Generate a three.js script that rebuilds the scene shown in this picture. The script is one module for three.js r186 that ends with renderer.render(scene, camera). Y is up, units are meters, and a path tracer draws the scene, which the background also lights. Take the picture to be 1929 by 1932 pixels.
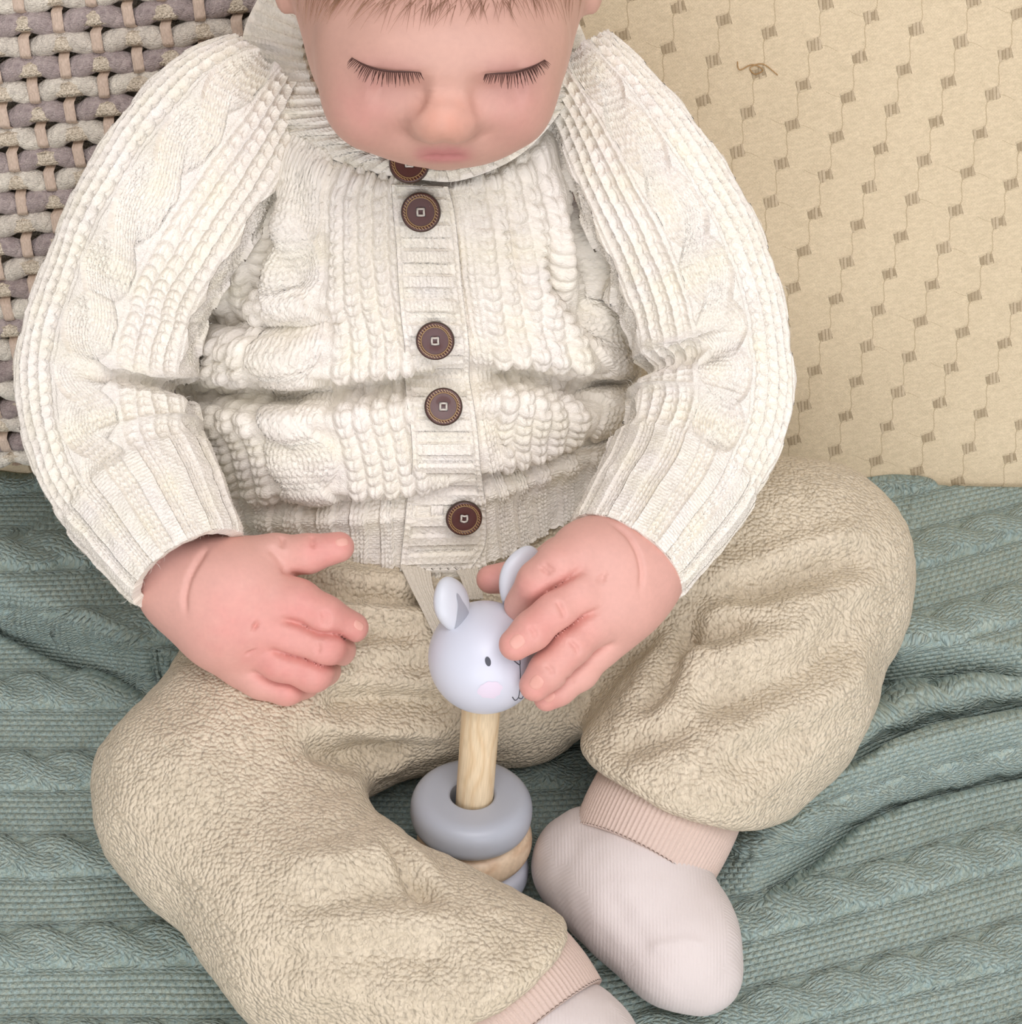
import * as THREE from 'three';
import { mergeGeometries } from 'three/addons/utils/BufferGeometryUtils.js';
import { RoundedBoxGeometry } from 'three/addons/geometries/RoundedBoxGeometry.js';
import { RectAreaLightUniformsLib } from 'three/addons/lights/RectAreaLightUniformsLib.js';

// ------------------------------------------------------------------ camera, lights, exposure
const scene = new THREE.Scene();
scene.background = new THREE.Color(0x000000);
const FPX = 3520, CX = 964.5, CY = 966;                 // focal length and centre in photograph pixels
const PITCH = 50 * Math.PI / 180;
const FWD = new THREE.Vector3(0, -Math.sin(PITCH), -Math.cos(PITCH));
const UPV = new THREE.Vector3(0, Math.cos(PITCH), -Math.sin(PITCH));
const LOOK = new THREE.Vector3(0, 0.12, 0);
const EYE = LOOK.clone().addScaledVector(FWD, -0.8);
const camera = new THREE.PerspectiveCamera(2 * Math.atan(CY / FPX) * 180 / Math.PI, 1929 / 1932, 0.05, 30);
camera.position.copy(EYE);
camera.up.set(0, 1, 0);
camera.lookAt(LOOK);
camera.updateMatrixWorld(true);

const renderer = new THREE.WebGLRenderer({ antialias: true });
renderer.toneMapping = THREE.LinearToneMapping;
renderer.toneMappingExposure = 0.42;
renderer.shadowMap.enabled = true;
RectAreaLightUniformsLib.init();

function areaLight(color, intensity, w, h, pos, at) {
  const l = new THREE.RectAreaLight(color, intensity, w, h);
  l.position.set(...pos); l.lookAt(...at); scene.add(l); return l;
}
// ceiling light panel and daylight from the wide window in the wall that the sofa faces
const LAMP = { w: 1.4, h: 1.0, pos: [0.3, 1.93, 0.75] };
areaLight(0xfbf8ff, 9.5, LAMP.w, LAMP.h, LAMP.pos, [0.3, 0, 0.75]);
const WIN = { w: 2.8, h: 1.7, y: 0.95, x: 0.2, z: 2.6 };
areaLight(0xf2f5ff, 5, WIN.w, WIN.h, [WIN.x, WIN.y, WIN.z - 0.08], [WIN.x, WIN.y, 0]);

// ------------------------------------------------------------------ helpers: names, pixels to points
const V3 = (x, y, z) => new THREE.Vector3(x, y, z);
const lerp = (a, b, t) => a + (b - a) * t;
const clamp = (x, a, b) => (x < a ? a : x > b ? b : x);
const sstep = (a, b, x) => { const t = clamp((x - a) / (b - a), 0, 1); return t * t * (3 - 2 * t); };
const fract = (x) => x - Math.floor(x);
// a photograph pixel at a distance along the view axis, or where its ray is y metres above the seat
const P = (px, py, d) => EYE.clone().addScaledVector(FWD, d).addScaledVector(UPV, d * (CY - py) / FPX).add(V3(d * (px - CX) / FPX, 0, 0));
const depY = (py, y) => (EYE.y - y) / (Math.sin(PITCH) - Math.cos(PITCH) * (CY - py) / FPX);
const PY = (px, py, y) => P(px, py, depY(py, y));
const toPx = (p) => { const q = p.clone().sub(EYE), d = q.dot(FWD); return [CX + q.x / d * FPX, CY - q.dot(UPV) / d * FPX, d]; };

let seed = 7;
const rnd = () => { seed = (seed * 1664525 + 1013904223) >>> 0; return seed / 4294967296; };
const names = new Map();
function numbered(n) { const k = names.get(n) ?? 0; names.set(n, k + 1); return k ? `${n}_${String(k).padStart(3, '0')}` : n; }
function mesh(name, geo, mat, parent, label) {
  const m = new THREE.Mesh(geo, mat); m.name = parent === scene ? numbered(name) : name;
  m.castShadow = m.receiveShadow = true;
  if (label) m.userData.label = label;
  parent.add(m); return m;
}
function thing(name, label, category, pos = V3(0, 0, 0)) {
  const o = new THREE.Group(); o.name = numbered(name); o.position.copy(pos); o.userData = { label, category }; scene.add(o); return o;
}
function group(name, parent, label) { const o = new THREE.Group(); o.name = name; if (label) o.userData.label = label; parent.add(o); return o; }
function structure(name, geo, mat) { const m = mesh(name, geo, mat, scene); m.userData.kind = 'structure'; return m; }

// value noise
const H3 = new Float32Array(4096); for (let i = 0; i < 4096; i++) H3[i] = rnd() * 2 - 1;
const hsh = (i, j, k) => H3[((i * 73856093) ^ (j * 19349663) ^ (k * 83492791)) & 4095];
function noise(x, y, z) {
  const i = Math.floor(x), j = Math.floor(y), k = Math.floor(z);
  let u = x - i, v = y - j, w = z - k; u = u * u * (3 - 2 * u); v = v * v * (3 - 2 * v); w = w * w * (3 - 2 * w);
  const l = (a, b, t) => a + (b - a) * t;
  return l(l(l(hsh(i, j, k), hsh(i + 1, j, k), u), l(hsh(i, j + 1, k), hsh(i + 1, j + 1, k), u), v),
    l(l(hsh(i, j, k + 1), hsh(i + 1, j, k + 1), u), l(hsh(i, j + 1, k + 1), hsh(i + 1, j + 1, k + 1), u), v), w);
}
const fbm = (x, y, z) => noise(x, y, z) * 0.55 + noise(x * 2.03, y * 2.03, z * 2.03) * 0.3 + noise(x * 4.1, y * 4.1, z * 4.1) * 0.15;

// textures computed per pixel: fn(u, v) in 0..1 -> [r, g, b] (0..255) or one grey value
function texture(n, m, fn, srgb) {
  const a = new Uint8Array(n * m * 4);
  for (let j = 0; j < m; j++) for (let i = 0; i < n; i++) {
    const c = fn((i + 0.5) / n, (j + 0.5) / m), k = (j * n + i) * 4;
    if (typeof c === 'number') a[k] = a[k + 1] = a[k + 2] = clamp(c, 0, 255); else { a[k] = clamp(c[0], 0, 255); a[k + 1] = clamp(c[1], 0, 255); a[k + 2] = clamp(c[2], 0, 255); }
    a[k + 3] = 255;
  }
  const t = new THREE.DataTexture(a, n, m, THREE.RGBAFormat);
  t.wrapS = t.wrapT = THREE.RepeatWrapping; t.magFilter = THREE.LinearFilter; t.minFilter = THREE.LinearMipmapLinearFilter; t.generateMipmaps = true;
  if (srgb) t.colorSpace = THREE.SRGBColorSpace;
  t.needsUpdate = true; return t;
}
// noise that tiles over n cells
function tnoise(u, v, n, s = 0) {
  const x = u * n, y = v * n, i = Math.floor(x), j = Math.floor(y); let a = x - i, b = y - j; a = a * a * (3 - 2 * a); b = b * b * (3 - 2 * b);
  const m = (q) => ((q % n) + n) % n;
  return lerp(lerp(hsh(m(i), m(j), s), hsh(m(i + 1), m(j), s), a), lerp(hsh(m(i), m(j + 1), s), hsh(m(i + 1), m(j + 1), s), a), b);
}
// rounded lumps that tile: distance to the nearest and second nearest of n x n jittered points
function cells(u, v, n, s) {
  const x = u * n, y = v * n, i0 = Math.floor(x), j0 = Math.floor(y); let d1 = 9, d2 = 9;
  for (let j = j0 - 1; j <= j0 + 1; j++) for (let i = i0 - 1; i <= i0 + 1; i++) {
    const a = ((i % n) + n) % n, b = ((j % n) + n) % n;
    const dx = i + 0.5 + 0.45 * hsh(a, b, s) - x, dy = j + 0.5 + 0.45 * hsh(a, b, s + 9) - y, d = Math.hypot(dx, dy);
    if (d < d1) { d2 = d1; d1 = d; } else if (d < d2) d2 = d;
  }
  return [d1, d2];
}

// ------------------------------------------------------------------ implicit shapes and their meshes
const smin = (a, b, k) => { const h = Math.max(k - Math.abs(a - b), 0) / k; return Math.min(a, b) - h * h * k * 0.25; };
const smax = (a, b, k) => -smin(-a, -b, k);
function coneDist(q, x, y, z) {   // tapered capsule
  const pax = x - q.ax, pay = y - q.ay, paz = z - q.az;
  const yy = pax * q.bx + pay * q.by + paz * q.bz, zz = yy - q.l2;
  const vx = pax * q.l2 - q.bx * yy, vy = pay * q.l2 - q.by * yy, vz = paz * q.l2 - q.bz * yy;
  const x2 = vx * vx + vy * vy + vz * vz, y2 = yy * yy * q.l2, z2 = zz * zz * q.l2;
  const k = Math.sign(q.rr) * q.rr * q.rr * x2;
  if (Math.sign(zz) * q.a2 * z2 > k) return Math.sqrt(x2 + z2) * q.il2 - q.r2;
  if (Math.sign(yy) * q.a2 * y2 < k) return Math.sqrt(x2 + y2) * q.il2 - q.r1;
  return (Math.sqrt(x2 * q.a2 * q.il2) + yy * q.rr) * q.il2 - q.r1;
}
function cone(a, r1, b, r2) {
  const bx = b.x - a.x, by = b.y - a.y, bz = b.z - a.z, l2 = bx * bx + by * by + bz * bz + 1e-12, rr = r1 - r2;
  const q = { ax: a.x, ay: a.y, az: a.z, bx, by, bz, l2, il2: 1 / l2, rr, a2: Math.max(l2 - rr * rr, 1e-12), r1, r2 };
  return (x, y, z) => coneDist(q, x, y, z);
}
const ball = (c, r) => (x, y, z) => Math.hypot(x - c.x, y - c.y, z - c.z) - r;
// ellipsoid with radii along three axes (defaults: picture right, picture up, towards the viewer)
function ell(c, rx, ry, rz, ax = V3(1, 0, 0), ay = UPV, az = FWD.clone().negate()) {
  return (x, y, z) => {
    const X = x - c.x, Y = y - c.y, Z = z - c.z;
    const a = (X * ax.x + Y * ax.y + Z * ax.z) / rx, b = (X * ay.x + Y * ay.y + Z * ay.z) / ry, d = (X * az.x + Y * az.y + Z * az.z) / rz;
    const k0 = Math.sqrt(a * a + b * b + d * d), k1 = Math.sqrt(a * a / (rx * rx) + b * b / (ry * ry) + d * d / (rz * rz));
    return k0 * (k0 - 1) / Math.max(k1, 1e-9);
  };
}
function chain(pts, k = 0.004) {   // pts: [Vector3, radius] ...
  const c = []; for (let i = 0; i + 1 < pts.length; i++) c.push(cone(pts[i][0], pts[i][1], pts[i + 1][0], pts[i + 1][1]));
  return (x, y, z) => { let d = c[0](x, y, z); for (let i = 1; i < c.length; i++) d = smin(d, c[i](x, y, z), k); return d; };
}
const blend = (k, ...f) => (x, y, z) => { let d = f[0](x, y, z); for (let i = 1; i < f.length; i++) d = smin(d, f[i](x, y, z), k); return d; };
// where the ray through a pixel meets an implicit shape
function hit(f, px, py, from = 0.45, to = 1.1) {
  const o = P(px, py, from), dir = P(px, py, 1).sub(EYE).normalize(); let t = 0;
  for (let i = 0; i < 200; i++) { const d = f(o.x + dir.x * t, o.y + dir.y * t, o.z + dir.z * t); if (d < 2e-5) break; t += d * 0.8; if (t > to) break; }
  return o.addScaledVector(dir, t);
}
const gradient = (f, p, e = 4e-4) => V3(f(p.x + e, p.y, p.z) - f(p.x - e, p.y, p.z), f(p.x, p.y + e, p.z) - f(p.x, p.y - e, p.z), f(p.x, p.y, p.z + e) - f(p.x, p.y, p.z - e)).normalize();

// surface nets
function meshOf(f, lo, hi, cell) {
  const B = 8, nb = [0, 1, 2].map((k) => Math.ceil((hi.getComponent(k) - lo.getComponent(k)) / cell / B));
  const nx = nb[0] * B + 1, ny = nb[1] * B + 1, nz = nb[2] * B + 1, val = new Float32Array(nx * ny * nz).fill(1e3);
  const half = B * cell * 0.5, lim = half * 1.7321 * 1.35 + cell, act = [];
  const at = (i, j, k) => (k * ny + j) * nx + i;
  for (let c = 0; c < nb[2]; c++) for (let b = 0; b < nb[1]; b++) for (let a = 0; a < nb[0]; a++) {
    if (Math.abs(f(lo.x + a * B * cell + half, lo.y + b * B * cell + half, lo.z + c * B * cell + half)) > lim) continue;
    act.push([a, b, c]);
    for (let k = c * B; k <= c * B + B; k++) for (let j = b * B; j <= b * B + B; j++) for (let i = a * B; i <= a * B + B; i++) {
      const q = at(i, j, k); if (val[q] === 1e3) val[q] = f(lo.x + i * cell, lo.y + j * cell, lo.z + k * cell);
    }
  }
  const vid = new Int32Array(nx * ny * nz).fill(-1), pos = [], idx = [];
  for (const [a, b, c] of act) for (let k = c * B; k < c * B + B; k++) for (let j = b * B; j < b * B + B; j++) for (let i = a * B; i < a * B + B; i++) {
    let m = 0, n = 0, sx = 0, sy = 0, sz = 0; const g = [];
    for (let e = 0; e < 8; e++) { const d = val[at(i + (e & 1), j + ((e >> 1) & 1), k + (e >> 2))]; g.push(d); if (d < 0) m |= 1 << e; }
    if (m === 0 || m === 255) continue;
    for (let e = 0; e < 8; e++) for (let s = 1; s < 8; s <<= 1) if (!(e & s)) {
      const d0 = g[e], d1 = g[e | s]; if ((d0 < 0) === (d1 < 0)) continue;
      const t = d0 / (d0 - d1); n++;
      sx += (e & 1) + (s === 1 ? t : 0); sy += ((e >> 1) & 1) + (s === 2 ? t : 0); sz += (e >> 2) + (s === 4 ? t : 0);
    }
    vid[at(i, j, k)] = pos.length / 3;
    pos.push(lo.x + (i + sx / n) * cell, lo.y + (j + sy / n) * cell, lo.z + (k + sz / n) * cell);
  }
  const quad = (a, b, c, d, flip) => { if (a < 0 || b < 0 || c < 0 || d < 0) return; if (flip) idx.push(a, c, b, a, d, c); else idx.push(a, b, c, a, c, d); };
  for (const [a, b, c] of act) for (let k = c * B; k < c * B + B; k++) for (let j = b * B; j < b * B + B; j++) for (let i = a * B; i < a * B + B; i++) {
    const d0 = val[at(i, j, k)] < 0;
    if (j && k && d0 !== val[at(i + 1, j, k)] < 0) quad(vid[at(i, j - 1, k - 1)], vid[at(i, j, k - 1)], vid[at(i, j, k)], vid[at(i, j - 1, k)], !d0);
    if (i && k && d0 !== val[at(i, j + 1, k)] < 0) quad(vid[at(i - 1, j, k - 1)], vid[at(i - 1, j, k)], vid[at(i, j, k)], vid[at(i, j, k - 1)], !d0);
    if (i && j && d0 !== val[at(i, j, k + 1)] < 0) quad(vid[at(i - 1, j - 1, k)], vid[at(i, j - 1, k)], vid[at(i, j, k)], vid[at(i - 1, j, k)], !d0);
  }
  const geo = new THREE.BufferGeometry();
  geo.setAttribute('position', new THREE.Float32BufferAttribute(pos, 3)); geo.setIndex(idx); geo.computeVertexNormals();
  return geo;
}

// folds: each pulls the surface in along a line of points and swells it on both sides
function foldField(folds) {
  const F = folds.map((f) => {
    const p = f.pts, cum = [0]; for (let i = 1; i < p.length; i++) cum.push(cum[i - 1] + p[i].distanceTo(p[i - 1]));
    const box = new THREE.Box3().setFromPoints(p).expandByScalar(f.w * 4.5);
    return { p, cum, L: cum[cum.length - 1], w: f.w, a: f.a, b: f.b ?? 0.35, box, open: f.open };
  });
  return (x, y, z) => {
    let h = 0;
    for (const f of F) {
      const bx = f.box; if (x < bx.min.x || x > bx.max.x || y < bx.min.y || y > bx.max.y || z < bx.min.z || z > bx.max.z) continue;
      let best = 1e9, s = 0;
      for (let i = 0; i + 1 < f.p.length; i++) {
        const a = f.p[i], b = f.p[i + 1], dx = b.x - a.x, dy = b.y - a.y, dz = b.z - a.z, l2 = dx * dx + dy * dy + dz * dz;
        const t = clamp(((x - a.x) * dx + (y - a.y) * dy + (z - a.z) * dz) / l2, 0, 1);
        const ex = x - a.x - dx * t, ey = y - a.y - dy * t, ez = z - a.z - dz * t, d = ex * ex + ey * ey + ez * ez;
        if (d < best) { best = d; s = (f.cum[i] + Math.sqrt(l2) * t) / f.L; }
      }
      const d = Math.sqrt(best) / f.w, fade = f.open ? 1 : Math.min(1, 5 * s, 5 * (1 - s));
      const fd = 0.12 + 0.88 * fade * fade * (3 - 2 * fade);
      h += f.a * fd * (-Math.exp(-d * d) + f.b * Math.exp(-(d - 2) * (d - 2)));
    }
    return h;
  };
}
function displace(geo, fn) {   // fn(x, y, z, nx, ny, nz) -> metres along the normal
  const p = geo.attributes.position.array, n = geo.attributes.normal.array;
  for (let i = 0; i < p.length; i += 3) { const h = fn(p[i], p[i + 1], p[i + 2], n[i], n[i + 1], n[i + 2]); p[i] += n[i] * h; p[i + 1] += n[i + 1] * h; p[i + 2] += n[i + 2] * h; }
  geo.computeVertexNormals(); return geo;
}
// uv in metres from the three axes, with the seams where the facing changes
function boxUV(geo) {
  const p = geo.attributes.position.array, n = geo.attributes.normal.array, idx = geo.index.array, map = [new Map(), new Map(), new Map()];
  const col = geo.attributes.color?.array, P2 = [], N2 = [], U2 = [], C2 = [], I2 = [];
  for (let t = 0; t < idx.length; t += 3) {
    let s = [0, 0, 0]; for (let k = 0; k < 3; k++) for (let c = 0; c < 3; c++) s[c] += n[idx[t + k] * 3 + c];
    s = s.map(Math.abs); const ax = s[0] > s[1] && s[0] > s[2] ? 0 : s[1] > s[2] ? 1 : 2;
    for (let k = 0; k < 3; k++) {
      const v = idx[t + k]; let w = map[ax].get(v);
      if (w === undefined) {
        w = P2.length / 3; map[ax].set(v, w);
        P2.push(p[v * 3], p[v * 3 + 1], p[v * 3 + 2]); N2.push(n[v * 3], n[v * 3 + 1], n[v * 3 + 2]);
        if (col) C2.push(col[v * 3], col[v * 3 + 1], col[v * 3 + 2]);
        U2.push(ax === 0 ? p[v * 3 + 2] : p[v * 3], ax === 1 ? p[v * 3 + 2] : p[v * 3 + 1]);
      }
      I2.push(w);
    }
  }
  const g = new THREE.BufferGeometry();
  g.setAttribute('position', new THREE.Float32BufferAttribute(P2, 3)); g.setAttribute('normal', new THREE.Float32BufferAttribute(N2, 3)); g.setAttribute('uv', new THREE.Float32BufferAttribute(U2, 2));
  if (col) g.setAttribute('color', new THREE.Float32BufferAttribute(C2, 3));
  g.setIndex(I2); return g;
}
function paint(geo, fn) {   // fn(x, y, z, [r, g, b]) fills a linear colour
  const p = geo.attributes.position.array, c = new Float32Array(p.length), o = [0, 0, 0];
  for (let i = 0; i < p.length; i += 3) { fn(p[i], p[i + 1], p[i + 2], o); c[i] = o[0]; c[i + 1] = o[1]; c[i + 2] = o[2]; }
  geo.setAttribute('color', new THREE.BufferAttribute(c, 3)); return geo;
}
const lin = (hex) => { const c = new THREE.Color(hex); return [c.r, c.g, c.b]; };

// ------------------------------------------------------------------ sheets: grids of points with a raised pattern
// us, vs: parameter values; base(u, v, out) fills a point; raise(u, v, point) -> metres; uvOf(u, v) -> metres
function sheet(us, vs, base, raise, uvOf, closed = false) {
  const nu = us.length, nv = vs.length, p = new Float32Array(nu * nv * 3), q = V3();
  for (let j = 0; j < nv; j++) for (let i = 0; i < nu; i++) { base(us[i], vs[j], q); p.set([q.x, q.y, q.z], (j * nu + i) * 3); }
  const idx = []; const qu = closed ? nu : nu - 1;
  for (let j = 0; j + 1 < nv; j++) for (let i = 0; i < qu; i++) { const a = j * nu + i, b = j * nu + (i + 1) % nu, c = a + nu, d = b + nu; idx.push(a, b, d, a, d, c); }
  const geo = new THREE.BufferGeometry(); geo.setAttribute('position', new THREE.BufferAttribute(p, 3)); geo.setIndex(idx); geo.computeVertexNormals();
  if (raise) {
    const n = geo.attributes.normal.array;
    for (let j = 0; j < nv; j++) for (let i = 0; i < nu; i++) { const k = (j * nu + i) * 3, h = raise(us[i], vs[j], q.set(p[k], p[k + 1], p[k + 2])); p[k] += n[k] * h; p[k + 1] += n[k + 1] * h; p[k + 2] += n[k + 2] * h; }
    geo.computeVertexNormals();
  }
  if (uvOf) { const uv = new Float32Array(nu * nv * 2); for (let j = 0; j < nv; j++) for (let i = 0; i < nu; i++) uv.set(uvOf(us[i], vs[j]), (j * nu + i) * 2); geo.setAttribute('uv', new THREE.BufferAttribute(uv, 2)); }
  return geo;
}
const span = (a, b, n) => Array.from({ length: n }, (_, i) => a + (b - a) * i / (n - 1));
function spline(pts, t, out) {   // Catmull-Rom through Vector3s, t in 0..n-1
  const n = pts.length, i = clamp(Math.floor(t), 0, n - 2), f = t - i, a = pts[Math.max(i - 1, 0)], b = pts[i], c = pts[i + 1], d = pts[Math.min(i + 2, n - 1)];
  const w0 = -0.5 * f + f * f - 0.5 * f * f * f, w1 = 1 - 2.5 * f * f + 1.5 * f * f * f, w2 = 0.5 * f + 2 * f * f - 1.5 * f * f * f, w3 = -0.5 * f * f + 0.5 * f * f * f;
  return out.set(a.x * w0 + b.x * w1 + c.x * w2 + d.x * w3, a.y * w0 + b.y * w1 + c.y * w2 + d.y * w3, a.z * w0 + b.z * w1 + c.z * w2 + d.z * w3);
}
const spline1 = (a, t) => { const n = a.length, i = clamp(Math.floor(t), 0, n - 2), f = t - i, p = a[Math.max(i - 1, 0)], q = a[i], r = a[i + 1], s = a[Math.min(i + 2, n - 1)];
  return p * (-0.5 * f + f * f - 0.5 * f * f * f) + q * (1 - 2.5 * f * f + 1.5 * f * f * f) + r * (0.5 * f + 2 * f * f - 1.5 * f * f * f) + s * (-0.5 * f * f + 0.5 * f * f * f); };
// looks up the point of a sheet behind a pixel: nearest of a coarse grid of front-facing points
function lookup(us, vs, base) {
  const L = [], q = V3(), q1 = V3(), q2 = V3(), e = 1e-3;
  for (const v of vs) for (const u of us) {
    base(u, v, q); base(u + e, v, q1); base(u, v + e, q2);
    const n = q1.sub(q).cross(q2.sub(q)); if (n.dot(FWD) > 0) continue;
    const [x, y] = toPx(q); L.push([x, y, q.clone(), n.clone().normalize(), u, v]);
  }
  return (px, py) => { let b = null, m = 1e9; for (const l of L) { const d = (l[0] - px) ** 2 + (l[1] - py) ** 2; if (d < m) { m = d; b = l; } } return b; };
}
// a tube along points with radii; n sides
function tube(pts, radii, n = 8, seg = 6, caps = true) {
  const m = (pts.length - 1) * seg + 1, c = [], r = []; const q = V3();
  for (let i = 0; i < m; i++) { const t = i / seg; c.push(spline(pts, Math.min(t, pts.length - 1), q).clone()); r.push(Array.isArray(radii) ? spline1(radii, Math.min(t, pts.length - 1)) : radii); }
  const pos = [], uv = [], idx = []; let e1 = null, len = 0;
  for (let i = 0; i < m; i++) {
    const T = c[Math.min(i + 1, m - 1)].clone().sub(c[Math.max(i - 1, 0)]).normalize();
    if (!e1) { e1 = Math.abs(T.y) < 0.8 ? V3(0, 1, 0) : V3(1, 0, 0); }
    e1 = e1.clone().addScaledVector(T, -e1.dot(T)).normalize(); const e2 = T.clone().cross(e1);
    if (i) len += c[i].distanceTo(c[i - 1]);
    for (let k = 0; k <= n; k++) { const a = k / n * Math.PI * 2; const x = Math.cos(a) * r[i], y = Math.sin(a) * r[i]; pos.push(c[i].x + e1.x * x + e2.x * y, c[i].y + e1.y * x + e2.y * y, c[i].z + e1.z * x + e2.z * y); uv.push(k / n * 2 * Math.PI * r[i], len); }
  }
  for (let i = 0; i + 1 < m; i++) for (let k = 0; k < n; k++) { const a = i * (n + 1) + k, b = a + n + 1; idx.push(a, b, a + 1, a + 1, b, b + 1); }
  if (caps) for (const i of [0, m - 1]) { const o = pos.length / 3; pos.push(c[i].x, c[i].y, c[i].z); uv.push(0, 0); for (let k = 0; k < n; k++) { const a = i * (n + 1) + k; if (i) idx.push(a, o, a + 1); else idx.push(a, a + 1, o); } }
  const g = new THREE.BufferGeometry(); g.setAttribute('position', new THREE.Float32BufferAttribute(pos, 3)); g.setAttribute('uv', new THREE.Float32BufferAttribute(uv, 2)); g.setIndex(idx); g.computeVertexNormals(); return g;
}

// ------------------------------------------------------------------ knitting: heights 0..1 over x, y in millimetres
const pw = (x, e) => (x <= 0 ? 0 : Math.pow(x, e));
function kV(x, y, w, h, c = 0.4) { const a = Math.abs(fract(x / w) - 0.5) * 2; return pw(Math.sin(Math.PI * a), 0.5) * (c + (1 - c) * pw(Math.sin(Math.PI * fract(y / h - a * 0.6)), 0.6)); }
function kPurl(x, y, w, h, c = 0.4) { const q = y / (h * 0.5), r = Math.floor(q); return pw(Math.sin(Math.PI * fract(q)), 0.7) * (c + (1 - c) * pw(Math.sin(Math.PI * fract(x / w + (r & 1) * 0.5)), 0.6)); }
function kBead(x, y, w, h) { const c = x / w, i = Math.floor(c), a = Math.abs(c - i - 0.5) * 2; const q = fract(y / h - a * 0.3 + (i & 1) * 0.5);
  return pw(Math.cos(a * Math.PI / 2), 0.75) * (0.35 + 0.65 * pw(Math.sin(Math.PI * q), 0.65)) * (1 - 0.3 * Math.exp(-a * a / 0.02)); }
function kRib(x, y, w, h) { const p = w * 4, c = fract(x / p) * p; return c < w * 2 ? 0.3 + 0.7 * kV(c, y, w, h) : 0.34 * kPurl(c - w * 2, y, w, h) * pw(Math.sin(Math.PI * (c - 2 * w) / (2 * w)), 0.4); }
// a rope of two strands over the width W, turning once in L
function kCable(x, y, W, L, w, h, va = 0.42) {
  let best = 0; const ph = 2 * Math.PI * y / L, A = W * 0.24, r = W * 0.29;
  for (let i = 0; i < 2; i++) {
    const c = A * Math.sin(ph + i * Math.PI), z = Math.cos(ph + i * Math.PI), d = (x - W / 2 - c) / r; if (Math.abs(d) >= 1) continue;
    const t = 0.28 + 0.17 * z + 0.42 * Math.sqrt(1 - d * d) + va * (va ? kV((d + 1) * r, y + d * 0.8, w, h) - 0.6 : 0); if (t > best) best = t;
  }
  return best;
}
// which way the stitches of a cable lie: the V pattern of the strand on top
function kCableV(x, y, W, L, w, h) {
  let best = 0, out = 0.2; const ph = 2 * Math.PI * y / L, A = W * 0.24, r = W * 0.29;
  for (let i = 0; i < 2; i++) { const c = A * Math.sin(ph + i * Math.PI), z = Math.cos(ph + i * Math.PI), d = (x - W / 2 - c) / r; if (Math.abs(d) >= 1) continue; const t = 0.28 + 0.17 * z + 0.42 * Math.sqrt(1 - d * d); if (t > best) { best = t; out = kV((d + 1) * r, y + d * 0.8, w, h, 0.1); } }
  return out;
}

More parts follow.
